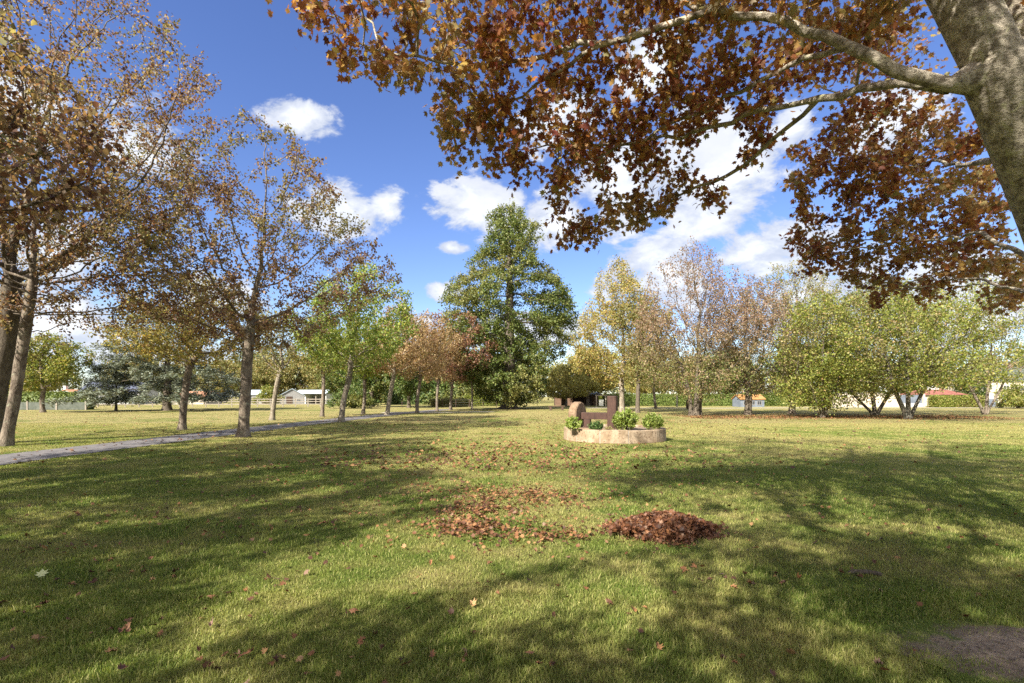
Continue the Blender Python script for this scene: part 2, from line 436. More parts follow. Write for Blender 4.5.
def make_tree_meshes(name, seed, stems, attr, R0, leaf_n, leaf_size, leaf_kind, wood_m, leaf_m, D=.35, dk=.6, iters=90, r_tip=.006, k=8, kb=5,
                     spread=.22, twig=5, up=.4, droop=.35, flat=0.0, trop=(0, 0, .05), flare=.55, lump=.06, extra_limbs=(), jitter=.16, tip_leaf=1.0, nmin=1.7, keep_below=None, leaf_w=None, high_spread=None):
    """stems: list of polylines from the ground. returns (trunk mesh, branches mesh, crown mesh)"""
    rng = np.random.default_rng(seed)
    nodes = []; parent = []
    for st in stems:
        pl = spline(st, D * .7)
        for i, p in enumerate(pl):
            nodes.append(p); parent.append(-1 if i == 0 else len(nodes) - 2)
    n_trunk = len(nodes)
    caps = {}
    for lb in extra_limbs:
        cap = None
        if isinstance(lb[-1], tuple): cap = lb[-1]; lb = lb[:-1]
        pl = spline(lb, D); P = np.array(nodes); j = int(((P - pl[0]) ** 2).sum(1).argmin())
        for i, p in enumerate(pl[1:]):
            wob = rng.normal(0, .02 * D / .15, 3) if 0 < i < len(pl) - 2 else 0
            nodes.append(p + wob); parent.append(j if i == 0 else len(nodes) - 2)
            if cap: caps[len(nodes) - 1] = cap[0] + (cap[1] - cap[0]) * i / max(1, len(pl) - 2)
    nodes, parent = grow(nodes, parent, attr, D, dk, iters, rng, trop, jitter=jitter)
    tips = count_tips(parent)
    tmax = tips[:n_trunk][parent[:n_trunk] < 0].max()
    n = max(nmin, math.log(max(tmax, 2)) / math.log(R0 / r_tip))
    rt = R0 / tmax ** (1 / n)
    rad = rt * tips ** (1 / n)
    # a stem keeps some thickness even where it carries little; it thickens at the foot
    for i, c in caps.items(): rad[i] = min(rad[i], c)
    if caps:
        for i in range(n_trunk, len(nodes)): rad[i] = min(rad[i], rad[parent[i]])
    h = nodes[:, 2]
    tr = np.zeros(len(nodes), bool); tr[:n_trunk] = True
    rad = np.where(tr & (h < 1.2), rad * (1 + flare * np.exp(-np.maximum(h, 0) / .22)), rad)
    Vt, Ft = wood(nodes, parent, tips, rad, tr, k, lump=lump)
    Vb, Fb = wood(nodes, parent, tips, rad, ~tr, kb)
    tm = mesh_np(name + '_trunk', Vt, [Ft], wood_m, True); bm = mesh_np(name + '_branches', Vb, [Fb], wood_m, True)
    cand = np.where((~tr) & (tips <= twig))[0]
    if keep_below is not None: cand = cand[nodes[cand, 2] > keep_below]
    w = np.where(tips[cand] <= 1.5, 1.0 * tip_leaf, .55)
    if leaf_w: w = w * leaf_w(nodes[cand])
    w /= w.sum()
    pick = rng.choice(cand, leaf_n, p=w)
    t = rng.uniform(0, 1.15, leaf_n)[:, None]
    pos = nodes[parent[pick]] * (1 - t) + nodes[pick] * t + np.clip(rng.normal(0, spread, (leaf_n, 3)), -2.0 * spread, 2.0 * spread)
    if high_spread: pos += rng.normal(0, high_spread[1], (leaf_n, 3)) * (nodes[pick, 2] > high_spread[0])[:, None]
    pos[:, 2] = np.maximum(pos[:, 2], .05)
    V, F = scatter_leaves(pos, leaf_size, leaf_kind, rng, up, droop, flat)
    cm = mesh_np(name + '_crown', V, [F], leaf_m)
    return tm, bm, cm

def plant_tree(name, label, cat, loc, meshes, rz=0, group=None, scale=None):
    t = thing(name, label, cat, loc, rz, group)
    if scale: t.scale = scale if isinstance(scale, (tuple, list)) else (scale,) * 3
    for nm, me in zip(('trunk', 'branches', 'crown'), meshes):
        if me: link(nm, me, t)
    return t

def copy_tree(o, loc, rz, label, scale=1.0, group=None):
    c = o.copy(); COL.objects.link(c); c.location = loc; c.rotation_euler = (0, 0, rz); c['label'] = label
    c.scale = scale if isinstance(scale, (tuple, list)) else (scale,) * 3
    if 'group' in c.keys(): del c['group']
    if group: c['group'] = group
    for ch in list(o.children):
        d = ch.copy(); COL.objects.link(d); d.parent = c
    return c

# ------------------------------------------------------------------ wood and leaf materials
BARK_GREY = bark_mat('bark_grey', (.085, .064, .048), (.235, .195, .15), (.22, .22, .155), (.55, .66), .8)
BARK_DARK = bark_mat('bark_dark', (.075, .06, .045), (.15, .125, .095), (.20, .20, .13), (.6, .7))
BARK_PALE = bark_mat('bark_pale', (.12, .095, .07), (.29, .25, .19), (.36, .35, .28), (.54, .66), .8)
BARK_BIG = bark_mat('bark_maple', (.15, .125, .095), (.56, .50, .40), (.40, .39, .23), (.54, .64), 1.5, 1.4, 1.0, 0.0)
MAPLE_NEAR = leaf_mat('leaf_copper', [(0, (.11, .04, .03)), (.2, (.20, .07, .042)), (.42, (.28, .115, .05)), (.62, (.37, .195, .068)), (.8, (.45, .30, .095)), (.91, (.24, .24, .09)), (1, (.27, .07, .065))], .58,
                      patch=[(0, (.24, .225, .10)), (.4, (.36, .30, .13)), (.75, (.38, .215, .095)), (1, (.25, .11, .07))], patch_scale=.6, patch_amt=(.46, .66))
MAPLE_FAR = leaf_mat('leaf_brown_olive', [(0, (.075, .037, .032)), (.25, (.14, .072, .048)), (.5, (.215, .125, .068)), (.72, (.275, .195, .105)), (.88, (.33, .235, .095)), (1, (.16, .058, .046))], .46,
                     patch=[(0, (.14, .14, .055)), (.5, (.22, .21, .085)), (1, (.31, .275, .12))], patch_scale=.3, patch_amt=(.46, .64))
YELLOW = leaf_mat('leaf_yellow', [(0, (.19, .19, .055)), (.4, (.31, .29, .085)), (.7, (.42, .355, .11)), (.9, (.37, .25, .09)), (1, (.26, .15, .07))], .45)
GREEN_L = leaf_mat('leaf_green_light', [(0, (0.120, 0.188, 0.033)), (.5, (0.210, 0.285, 0.053)), (.85, (0.330, 0.375, 0.090)), (1, (0.405, 0.330, 0.105))], .45)
GREEN_D = leaf_mat('leaf_green_dark', [(0, (0.042, 0.077, 0.020)), (.5, (0.077, 0.126, 0.028)), (.85, (0.126, 0.175, 0.042)), (1, (0.210, 0.210, 0.070))], .32,
                   patch=[(0, (0.126, 0.140, 0.035)), (.6, (0.196, 0.203, 0.056)), (1, (0.252, 0.217, 0.070))], patch_scale=.16, patch_amt=(.46, .66))
LIME = leaf_mat('leaf_lime', [(0, (.05, .08, .018)), (.45, (.10, .142, .03)), (.8, (.165, .20, .05)), (1, (.235, .235, .075))], .38,
                patch=[(0, (.13, .14, .04)), (.6, (.22, .22, .07)), (1, (.29, .26, .09))], patch_scale=.13, patch_amt=(.48, .66))
CEDAR = leaf_mat('needle_blue', [(0, (.095, .12, .082)), (.5, (.175, .20, .145)), (1, (.29, .31, .23))], .15)
RUST = leaf_mat('leaf_rust', [(0, (.20, .12, .06)), (.5, (.32, .215, .11)), (.85, (.41, .30, .15)), (1, (.26, .24, .09))], .42)
PURPLE = leaf_mat('leaf_purple', [(0, (0.135, 0.061, 0.054)), (.5, (0.257, 0.121, 0.081)), (.85, (0.351, 0.203, 0.108)), (1, (0.243, 0.203, 0.081))], .4)
DRYGREY = leaf_mat('leaf_dry_grey', [(0, (.16, .10, .07)), (.4, (.26, .17, .115)), (.8, (.34, .24, .16)), (1, (.27, .25, .11))], .4,
                   zmix=([(0, (.11, .15, .035)), (.45, (.19, .22, .055)), (.7, (.30, .23, .12)), (1, (.36, .23, .15))], 2.5, 7.0))
OLIVE = leaf_mat('leaf_olive', [(0, (.115, .125, .035)), (.4, (.20, .205, .06)), (.75, (.30, .285, .11)), (1, (.34, .22, .11))], .42)
FARYELLOW = leaf_mat('leaf_far_yellow', [(0, (.17, .18, .05)), (.5, (.30, .29, .08)), (.85, (.40, .36, .12)), (1, (.33, .24, .09))], .42)
SHRUBG = leaf_mat('leaf_shrub', [(0, (.08, .115, .02)), (.4, (.165, .205, .034)), (.7, (.275, .295, .06)), (.9, (.37, .35, .11)), (1, (.32, .20, .09))], .44,
                  patch=[(0, (.11, .095, .04)), (.5, (.20, .175, .075)), (1, (.30, .22, .12))], patch_scale=.33, patch_amt=(.53, .68))
HEDGE_M = leaf_mat('leaf_hedge', [(0, (0.069, 0.106, 0.022)), (.6, (0.125, 0.169, 0.035)), (1, (0.200, 0.225, 0.056))], .3)
HEDGE_Y = leaf_mat('leaf_hedge_bright', [(0, (.10, .13, .02)), (.6, (.17, .20, .03)), (1, (.24, .25, .05))], .35)
FARWOOD = leaf_mat('leaf_far_wood', [(0, (0.065, 0.098, 0.039)), (.5, (0.117, 0.143, 0.052)), (.85, (0.195, 0.195, 0.078)), (1, (0.260, 0.195, 0.091))], .3,
                   patch=[(0, (0.169, 0.156, 0.065)), (1, (0.260, 0.208, 0.091))], patch_scale=.05, patch_amt=(.5, .6))

# ------------------------------------------------------------------ ground
def ground_colour(T, pos):
    """lawn colour by place: green, dry straw and moss in irregular patches"""
    big = T.noise(pos, .16, 4, .55, .4); mid = T.noise(pos, .9, 5, .6, .2); fine = T.noise(pos, 14, 4, .7)
    g = T.mix(T.smooth(mid, .3, .7), (.105, .15, .026), (.18, .20, .046))
    dry = T.mix(T.smooth(fine, .3, .7), (.29, .25, .095), (.38, .31, .14))
    sp = T.n('ShaderNodeSeparateXYZ'); T.l(pos, sp.inputs[0])
    far = T.smooth(sp.outputs[1], 7, 30, 0, .11)
    f = T.math('ADD', T.math('ADD', T.math('MULTIPLY', big, .6), T.math('MULTIPLY', mid, .62)), far)
    col = T.mix(T.smooth(f, .53, .76), g, dry)
    return col, fine, mid

def build_ground():
    m, T = new_mat('lawn')
    g = T.n('ShaderNodeNewGeometry'); pos = g.outputs['Position']
    col, fine, mid = ground_colour(T, pos)
    vf = T.noise(pos, 60, 3, .7)
    col = T.mix(T.smooth(vf, .42, .62), col, T.mix(1.0, col, (.42, .42, .38), 'MULTIPLY'))
    st = T.noise(T.vmath('MULTIPLY', pos, (1, .6, 1)), 2.6, 6, .75, .3)
    col = T.mix(T.math('MULTIPLY', T.smooth(st, .48, .62), .55), col, (.115, .145, .035))
    br = T.noise(pos, 5, 5, .7, .5)
    col = T.mix(T.math('MULTIPLY', T.smooth(br, .62, .72), .55), col, (.19, .10, .055))
    h = T.math('ADD', T.math('MULTIPLY', fine, .6), vf)
    finish(T, principled(T, col, .95, h, .9, .06, .1))
    n = 60; s = 900
    xs = np.sign(np.linspace(-1, 1, n)) * np.abs(np.linspace(-1, 1, n)) ** 2.5 * s
    X, Y = np.meshgrid(xs, xs + 20)
    V = np.stack([X.ravel(), Y.ravel(), np.zeros(n * n)], 1)
    i = np.arange(n * n).reshape(n, n)
    F = np.stack([i[:-1, :-1], i[:-1, 1:], i[1:, 1:], i[1:, :-1]], 2).reshape(-1, 4)
    tag(link('ground', mesh_np('ground', V, [F], m, True)), kind='structure')

    # tarmac footpath of the avenue, with a slightly ragged edge
    mp = rough_mat('tarmac', (.105, .098, .10), (.155, .145, .14), 3, .9, (.10, .095, .10), .5, .01)
    ys = np.arange(-25, 62, .5); rng = np.random.default_rng(3)
    cx = np.interp(ys, [-25, 8, 14, 22, 30, 46, 62], [-12.6, -12.65, -12.75, -12.5, -12.0, -10.6, -7.5])
    e = np.cumsum(rng.normal(0, .03, (2, len(ys))), 1); e -= np.linspace(0, 1, len(ys)) * e[:, -1:]
    l = np.stack([cx - 1.0 + e[0] * .5, ys, np.full(len(ys), .012)], 1); r = np.stack([cx + 1.0 + e[1] * .5, ys, np.full(len(ys), .012)], 1)
    V = np.empty((2 * len(ys), 3)); V[0::2] = l; V[1::2] = r
    k = np.arange(len(ys) - 1) * 2
    tag(link('path', mesh_np('path', V, [np.stack([k, k + 1, k + 3, k + 2], 1)], mp)), kind='structure')
    # pale gravel crossing further along, and the gravel track behind the right hand trees
    mg = rough_mat('gravel', (.36, .32, .25), (.46, .41, .33), 4, .95, (.25, .22, .17))
    def strip(name, pts, w, z):
        pl = spline([(x, y, z) for x, y in pts], .8); t = np.gradient(pl, axis=0); nn = np.stack([-t[:, 1], t[:, 0], 0 * t[:, 0]], 1); nn /= np.linalg.norm(nn, axis=1)[:, None]
        wv = w * (1 + .18 * np.sin(np.arange(len(pl)) * 1.7) * np.sin(np.arange(len(pl)) * .6))
        V = np.empty((2 * len(pl), 3)); V[0::2] = pl - nn * wv[:, None] / 2; V[1::2] = pl + nn * wv[:, None] / 2
        k = np.arange(len(pl) - 1) * 2
        tag(link(name, mesh_np(name, V, [np.stack([k, k + 1, k + 3, k + 2], 1)], mg)), kind='structure')
    strip('gravel_path', [(-12.5, 49.3), (-8, 49.6), (-2, 52)], 2.0, .016)
    strip('gravel_track', [(10, 68), (25, 67), (40, 68.5), (70, 69)], 2.2, .016)
    # worn bare earth by the big maple
    ms, TS = new_mat('bare_soil'); gs = TS.n('ShaderNodeNewGeometry'); ps = gs.outputs['Position']
    rs = TS.vmath('LENGTH', TS.vmath('MULTIPLY', TS.vmath('SUBTRACT', ps, (SOIL[0], SOIL[1], 0)), (1 / SOIL[2], 1 / SOIL[3], 0)))
    n1, n2 = TS.noise(ps, 5, 7, .7, .4), TS.noise(ps, 30, 5, .7)
    dirt = TS.mix(TS.smooth(n1, .35, .65), (.21, .16, .115), (.36, .285, .21)); dirt = TS.mix(TS.smooth(n2, .5, .7), dirt, (.085, .058, .04))
    rs = TS.math('ADD', rs, TS.math('MULTIPLY', TS.math('SUBTRACT', n1, .5), 1.3))
    gcol, _, _ = ground_colour(TS, ps)
    finish(TS, principled(TS, TS.mix(TS.smooth(rs, .62, .95), dirt, gcol), .95, TS.math('ADD', TS.math('MULTIPLY', n1, 1.5), n2), 1.0, .05, .1))
    a = np.linspace(0, 2 * np.pi, 90, endpoint=False)
    rr = soil_edge(a)
    V = [(SOIL[0], SOIL[1], .012)]; F = []
    for q, zz in ((.35, .02), (.7, .016), (1, .004)):
        V += [(SOIL[0] + SOIL[2] * q * r_ * math.cos(t), SOIL[1] + SOIL[3] * q * r_ * math.sin(t), zz + .006 * math.sin(5 * t + q * 9)) for t, r_ in zip(a, rr)]
    n = 90
    tri = [(0, 1 + j, 1 + (j + 1) % n) for j in range(n)]
    quad = [(1 + c * n + j, 1 + (c + 1) * n + j, 1 + (c + 1) * n + (j + 1) % n, 1 + c * n + (j + 1) % n) for c in range(2) for j in range(n)]
    tag(link('bare_soil', mesh_np('bare_soil', np.array(V), [np.array(tri), np.array(quad)], ms, True)), kind='structure')

def soil_edge(a): return 1 + .12 * np.sin(3 * a + 1) + .06 * np.sin(7 * a) + .03 * np.sin(13 * a + 2)
SOIL = (3.55, 3.15, 1.3, .50)
build_ground()

PILE = (GX(666, 6.05), 6.05, .56, .46, .185)          # x, y, half width, half depth, height
def grass_field():
    m, T = new_mat('grass_blade')
    g = T.n('ShaderNodeNewGeometry'); pos = g.outputs['Position']; rnd = g.outputs['Random Per Island']
    col, fine, mid = ground_colour(T, pos)
    col = T.mix(T.smooth(rnd, -.3, 1.0, 0.1, .62), col, T.ramp(rnd, [(0, (.055, .10, .018)), (.45, (.15, .195, .042)), (.75, (.28, .27, .085)), (1, (.50, .42, .21))]))
    col = T.mix(1.0, col, (1.12, 1.16, 1.05), 'MULTIPLY')
    p = T.n('ShaderNodeBsdfPrincipled'); T.l(col, p.inputs['Base Color']); p.inputs['Roughness'].default_value = .55; p.inputs['Specular IOR Level'].default_value = .25
    tr = T.n('ShaderNodeBsdfTranslucent'); T.l(T.mix(1.0, col, (1.2, 1.25, .7), 'MULTIPLY'), tr.inputs['Color'])
    mx = T.n('ShaderNodeMixShader'); mx.inputs[0].default_value = .4; T.l(p.outputs[0], mx.inputs[1]); T.l(tr.outputs[0], mx.inputs[2]); finish(T, mx.outputs[0])
    rng = np.random.default_rng(11)
    N = 720000
    u = rng.uniform(0, 1, N)
    d0, d1 = 2.0, 30.0
    d = np.where(rng.uniform(0, 1, N) < .24, rng.uniform(d0, 4.2, N), (4 ** .4 + u * (d1 ** .4 - 4 ** .4)) ** 2.5)
    x = rng.uniform(-1, 1, N) * (1.14 * d + 1.2)
    # soil patch and path stay bare, apart from stragglers
    sa = np.arctan2((d - SOIL[1]) / SOIL[3], (x - SOIL[0]) / SOIL[2])
    rr = np.sqrt(((x - SOIL[0]) / SOIL[2]) ** 2 + ((d - SOIL[1]) / SOIL[3]) ** 2) / soil_edge(sa)
    keep = (rr > .74 + rng.normal(0, .24, N)) | (rng.uniform(0, 1, N) < np.interp(rr, [0, .5, 1], [.03, .10, .3]))
    pc = np.interp(d, [8, 14, 22], [-12.65, -12.75, -12.5]); keep &= np.abs(x - pc) > .98 + rng.normal(0, .05, N)
    keep &= ((x - PLX) ** 2 + (d - PLY) ** 2) > (PLR + .02) ** 2
    x, d = x[keep], d[keep]; N = len(x)
    tuft = .5 + .5 * np.sin(x * 3.1 + np.sin(d * 2.3) * 2) * np.sin(d * 2.7 + np.sin(x * 1.9) * 2)
    hgt = rng.uniform(.014, .042, N) * (.75 + .6 * tuft) * np.interp(d, [3, 8, 19, 30], [1, 1.0, .8, .6])
    wid = rng.uniform(.0013, .0025, N) * np.interp(d, [2, 4, 19, 30], [1, 1.25, 4.5, 7.5])
    a = rng.uniform(0, 2 * np.pi, N); lean = np.abs(rng.normal(.55, .4, N)) * hgt; la = rng.uniform(0, 2 * np.pi, N)
    sx, sy = np.cos(a) * wid, np.sin(a) * wid; lx, ly = np.cos(la) * lean, np.sin(la) * lean
    V = np.empty((N, 5, 3), np.float32)
    V[:, 0] = np.stack([x - sx, d - sy, 0 * x], 1); V[:, 1] = np.stack([x + sx, d + sy, 0 * x], 1)
    mx_, my_ = x + lx * .35, d + ly * .35
    V[:, 2] = np.stack([mx_ + sx * .8, my_ + sy * .8, hgt * .6], 1); V[:, 3] = np.stack([mx_ - sx * .8, my_ - sy * .8, hgt * .6], 1)
    V[:, 4] = np.stack([x + lx, d + ly, hgt * np.clip(1.05 - .3 * lean / hgt, .45, 1)], 1)
    b = (np.arange(N) * 5)[:, None]
    tag(link('grass', mesh_np('grass', V.reshape(-1, 3), [b + np.array([[0, 1, 2, 3]]), b + np.array([[3, 2, 4]])], m, True)), kind='stuff')

PLX, PLY, PLR = GX(614, 18.95), 18.95, 1.86
grass_field()

# ------------------------------------------------------------------ buildings and fences far behind
WHITEWALL = rough_mat('render_cream', (.43, .37, .29), (.50, .44, .36), 1.2, .9, None, .2)
WHITE = rough_mat('render_white', (.46, .46, .45), (.54, .54, .53), 1.5, .9, None, .15)
GREYWALL = rough_mat('wall_grey', (.07, .08, .065), (.11, .12, .10), 2, .9, None, .2)
SLATE = rough_mat('roof_slate', (.06, .07, .10), (.10, .11, .15), 4, .6, None, .4)
TILE = rough_mat('roof_tile_red', (.17, .06, .045), (.23, .095, .07), 3, .8, (.22, .09, .07), .5)
TERRA = rough_mat('roof_terracotta', (.33, .16, .09), (.42, .22, .13), 3, .8)
ORANGE = rough_mat('roof_orange', (.29, .145, .05), (.36, .195, .075), 3, .7)
ZINC = rough_mat('roof_zinc', (.33, .40, .44), (.42, .48, .52), 2, .45, None, .2)
PLANKS = rough_mat('planks_grey', (.20, .20, .195), (.32, .31, .30), 3, .9, (.13, .13, .13), .5, .01, (9, 9, .8))
BRICK = rough_mat('brick', (.12, .07, .045), (.17, .10, .065), 4, .9, (.2, .16, .13))
DARK = rough_mat('dark_glass', (.03, .035, .04), (.06, .065, .07), 3, .25, None, .05)
BLUEGREY = rough_mat('paint_bluegrey', (.12, .14, .175), (.16, .185, .22), 2, .6, None, .1)
TIMBER = rough_mat('timber_weathered', (.22, .19, .155), (.31, .275, .225), 5, .9, (.18, .16, .13), .5, .01, (1, 1, .25))
TIMBER_D = rough_mat('timber_brown', (.06, .038, .028), (.10, .065, .048), 5, .85, (.08, .05, .035), .5, .01, (1, 1, .3))
PLASTIC = rough_mat('board_white', (.75, .76, .74), (.80, .80, .78), 2, .5, None, .1)

def gable_house(name, label, cat, x, y, w, dp, h_eave, h_ridge, wall_m, roof_m, rz=0, ridge='x', windows=(), doors=(), chimney=None, over=.25, win_m=None, frame_m=None):
    """local frame: the front is -y; windows: (x, z, w, h) on the front wall"""
    t = thing(name, label, cat, (x, y, 0), rz)
    b = MB(); 
    if ridge == 'x':
        b.prism([(-dp / 2, 0), (dp / 2, 0), (dp / 2, h_eave), (0, h_ridge - .05), (-dp / 2, h_eave)], 'x', -w / 2, w / 2)
    else:
        b.prism([(-w / 2, 0), (w / 2, 0), (w / 2, h_eave), (0, h_ridge - .05), (-w / 2, h_eave)], 'y', -dp / 2, dp / 2)
    b.build('wall', wall_m, t)
    r = MB(); th = .12
    half = dp / 2 if ridge == 'x' else w / 2; L = (w if ridge == 'x' else dp) / 2 + over
    sl = (h_ridge - h_eave) / half; e = half + over; ze = h_ridge - sl * e
    r.prism([(-e, ze), (0, h_ridge), (e, ze), (e, ze + th), (0, h_ridge + th), (-e, ze + th)], 'x' if ridge == 'x' else 'y', -L, L)
    ro = r.build('roof', roof_m, t)
    if chimney:
        c = MB(); c.box(chimney - .3, chimney + .3, -.3, .3, h_ridge - .2, h_ridge + .9); c.box(chimney - .36, chimney + .36, -.36, .36, h_ridge + .9, h_ridge + 1.0); c.build('chimney', BRICK if wall_m is not WHITE else WHITE, ro)
    for wx, wz, ww, wh in windows:
        fr = MB(); y0 = -dp / 2 - .05
        fr.box(wx - ww / 2 - .06, wx - ww / 2, y0, y0 + .09, wz - .06, wz + wh + .06); fr.box(wx + ww / 2, wx + ww / 2 + .06, y0, y0 + .09, wz - .06, wz + wh + .06)
        fr.box(wx - ww / 2, wx + ww / 2, y0, y0 + .09, wz + wh, wz + wh + .06); fr.box(wx - ww / 2, wx + ww / 2, y0, y0 + .09, wz - .06, wz); fr.box(wx - .02, wx + .02, y0 + .01, y0 + .08, wz, wz + wh)
        f = fr.build('window', frame_m or WHITE, t)
        MB().box(wx - ww / 2, wx + ww / 2, y0 + .035, y0 + .06, wz, wz + wh).build('pane', win_m or DARK, f)
    for wx, ww, wh, dm in doors:
        dd = MB().box(wx - ww / 2, wx + ww / 2, -dp / 2 - .06, -dp / 2 - .003, 0, wh)
        for i in range(1, max(2, int(ww / .3))): 
            q = wx - ww / 2 + ww * i / max(2, int(ww / .3)); dd.box(q - .012, q + .012, -dp / 2 - .075, -dp / 2 - .062, .03, wh - .03)
        dd.build('door', dm, t)
    return t

# left: slate house, red roofed house behind the hedge, low pink wall house, the two sheds
gable_house('house', 'low white house with dark slate roof beyond the left rail fence', 'house', GX(113, 104), 106, 11, 7, 2.5, 4.4, WHITE, SLATE, R(8), 'x',
            [(-2.6, .9, 1.2, 1.1), (.4, .9, 1.2, 1.1), (3.2, .9, 1.2, 1.1)], [(4.6, .9, 2.0, BLUEGREY)])
gable_house('house', 'house whose terracotta roof peeps over the clipped hedge on the left', 'house', GX(73, 118), 120, 6.5, 7, 1.9, 3.0, WHITE, TERRA, R(-6), 'y', [(-1.2, .7, .9, .9), (1.3, .7, .9, .9)], [], -3.8)
gable_house('house', 'small pinkish house low behind the cedar and the rail fence', 'house', GX(188, 96), 98, 7, 6, 1.5, 2.4, WHITEWALL, TERRA, 0, 'x', [(-1.8, .5, .9, .8), (1.6, .5, .9, .8)], [(0, .9, 1.4, BLUEGREY)])
gable_house('shed', 'grey plank shed with pale blue gable roof beyond the rail fence', 'shed', GX(287.5, 104), 106, 4.4, 8.5, 1.7, 3.0, PLANKS, ZINC, R(24), 'y', [(1.2, .6, .5, .5)], [(-.5, 1.1, 1.5, TIMBER_D)], over=.18)
sh = thing('shed', 'white shed with open dark front beyond the rail fence', 'shed', (GX(313, 104), 105, 0), R(-6))
MB().box(-3.2, -.9, -2, 2, 0, 2.2).box(-.9, 3.4, 1.8, 2, 0, 2.2).box(3.25, 3.4, -2, 1.79, 0, 2.0).build('wall', WHITE, sh)
MB().prism([(-2.5, 2.05), (0.2, 2.75), (2.4, 2.25), (2.4, 2.35), (.2, 2.87), (-2.5, 2.17)], 'x', -3.4, 3.6).build('roof', ZINC, sh)
MB().box(1.1, 1.25, -1.95, -1.8, 0, 2.12).build('post', TIMBER, sh)
MB().box(-.6, .9, .2, 1.4, 0, 1.0).box(1.6, 2.9, .4, 1.4, 0, .8).build('stored_crate', TIMBER_D, sh)
gable_house('shed', 'low pale blue roofed shed behind the tall avenue tree', 'shed', GX(256, 108), 110, 5, 4.5, 1.9, 2.8, PLANKS, ZINC, R(10), 'x', [(0, .6, .7, .6)], [(1.4, .9, 1.6, TIMBER_D)])

# right: long cream wall, gate, red roofed house, pale house at the edge
wl = thing('wall', 'long cream rendered wall behind the multi-stemmed trees on the right', 'wall', (GX(862, 74), 74, 0), R(-3))
MB().box(-4.1, 5.2, -.12, .12, 0, 2.0).build('masonry', WHITEWALL, wl); MB().box(-4.2, 5.3, -.2, .2, 2.0, 2.08).build('coping', GREYWALL, wl)
gt = thing('gate', 'blue grey double gate with white base beside the cream wall', 'gate', (GX(907, 75), 75, 0), 0)
for sx in (-1, 1):
    q = MB()
    for i in range(9): q.box(sx * 1.15 - 1.05 + i * .235, sx * 1.15 - .85 + i * .235, -.03, .03, .55, 1.75)
    q.box(sx * 1.15 - 1.06, sx * 1.15 + 1.03, .035, .075, .65, .75); q.box(sx * 1.15 - 1.06, sx * 1.15 + 1.03, .035, .075, 1.5, 1.6)
    q.build('gate_leaf', BLUEGREY, gt)
    MB().box(sx * 2.4 - .15, sx * 2.4 + .15, -.15, .15, 0, 1.9).build('gate_post', WHITEWALL, gt)
MB().box(-2.2, 2.2, -.1, .1, 0, .5).build('low_wall', WHITE, gt)
h2 = thing('house', 'low cream house with red hipped roof behind the right hedge', 'house', (GX(945, 82), 85, 0), R(-4))
MB().box(-3.3, 3.1, -3, 3, 0, 1.85).build('wall', WHITEWALL, h2)
ro = MB(); ro.add([(-3.7, -3.4, 1.8), (3.6, -3.4, 1.8), (3.6, 3.4, 1.8), (-3.7, 3.4, 1.8), (-1.2, 0, 3.0), (1.0, 0, 3.0)], [(3, 2, 1, 0), (0, 1, 5, 4), (1, 2, 5), (2, 3, 4, 5), (3, 0, 4)])
ro = ro.build('roof', TILE, h2)
MB().prism([(1.0 * math.cos(a * math.pi / 8) - .1, .9 * math.sin(a * math.pi / 8) + 2.45) for a in range(9)], 'y', -.9, .9).build('roof_light', WHITE, ro)
MB().box(-1.0, 3.0, -3.06, -3.003, .1, 1.75).build('garage_door', BRICK, h2)
gable_house('house', 'large pale house with grey roof at the right edge above the hedge', 'house', GX(1004, 103), 106, 10.5, 9, 4.6, 7.4, WHITEWALL, GREYWALL, R(-14), 'x', [(-3.2, 2.6, .9, 1.1), (.2, 2.6, .9, 1.1), (3.0, 2.6, .9, 1.1)], [(0, 1, 2.1, BLUEGREY)], 3.5)
# white roof and orange roofed hut behind the middle hedge
gable_house('shed', 'small shed with whitish roof half hidden behind the long hedge', 'shed', GX(660, 98), 100, 3.2, 3, 1.1, 1.75, PLANKS, ZINC, 0, 'x', [(0, .4, .6, .5)], [], over=.15)
gable_house('hut', 'small grey hut with orange roof between the trees on the right', 'hut', GX(754.5, 74), 76, 3.5, 2.6, 1.15, 1.72, BLUEGREY, ORANGE, R(2), 'x', [(-1.0, .35, .6, .5), (0, .35, .6, .5), (1.0, .35, .6, .5)], [], over=.15, frame_m=PLANKS)
# open shelter with brick piers
st = thing('shelter', 'dark roofed open shelter on brick piers right of the big green tree', 'shelter', (GX(577, 86), 87, 0), R(4))
for x in (-3.3, -1.35, 3.0): MB().box(x - .45, x + .45, -1.6, -.8, 0, 1.75).build('pier', BRICK, st)
MB().box(-3.6, 3.6, 1.2, 1.4, 0, 1.75).build('back_wall', TIMBER_D, st)
MB().prism([(-2.1, 1.75), (1.7, 2.1), (1.7, 2.25), (-2.1, 1.9)], 'x', -4, 4).build('roof', SLATE, st)

# rail fence on the left
def rail_fence(name, label, p0, p1, step, h, rails, mat, pr=.06):
    p0, p1 = Vector((*p0, 0)), Vector((*p1, 0)); L = (p1 - p0).length; d = (p1 - p0) / L
    t = thing(name, label, 'fence', p0, math.atan2(d.y, d.x)); n = int(L / step)
    rng = random.Random(5)
    for i in range(n + 1):
        x = i * L / n; hh = h + rng.uniform(-.04, .04); w = pr * rng.uniform(.85, 1.2)
        MB().prism([(x - w, -.05), (x + w, -.05), (x + w, .05), (x - w, .05)], 'z', 0, hh).build('post', mat, t)
    for z in rails:
        q = MB()
        for i in range(n): q.box(i * L / n - .01, (i + 1) * L / n - .02, -.092, -.053, z - .055 + rng.uniform(-.02, .02), z + .05 + rng.uniform(-.02, .02))
        q.build('rail', mat, t)
    return t
rail_fence('rail_fence', 'weathered three rail wooden fence across the far left lawn', (GX(84, 72), 72), (GX(345, 77), 77), 1.75, 1.25, (.4, .78, 1.12), TIMBER)
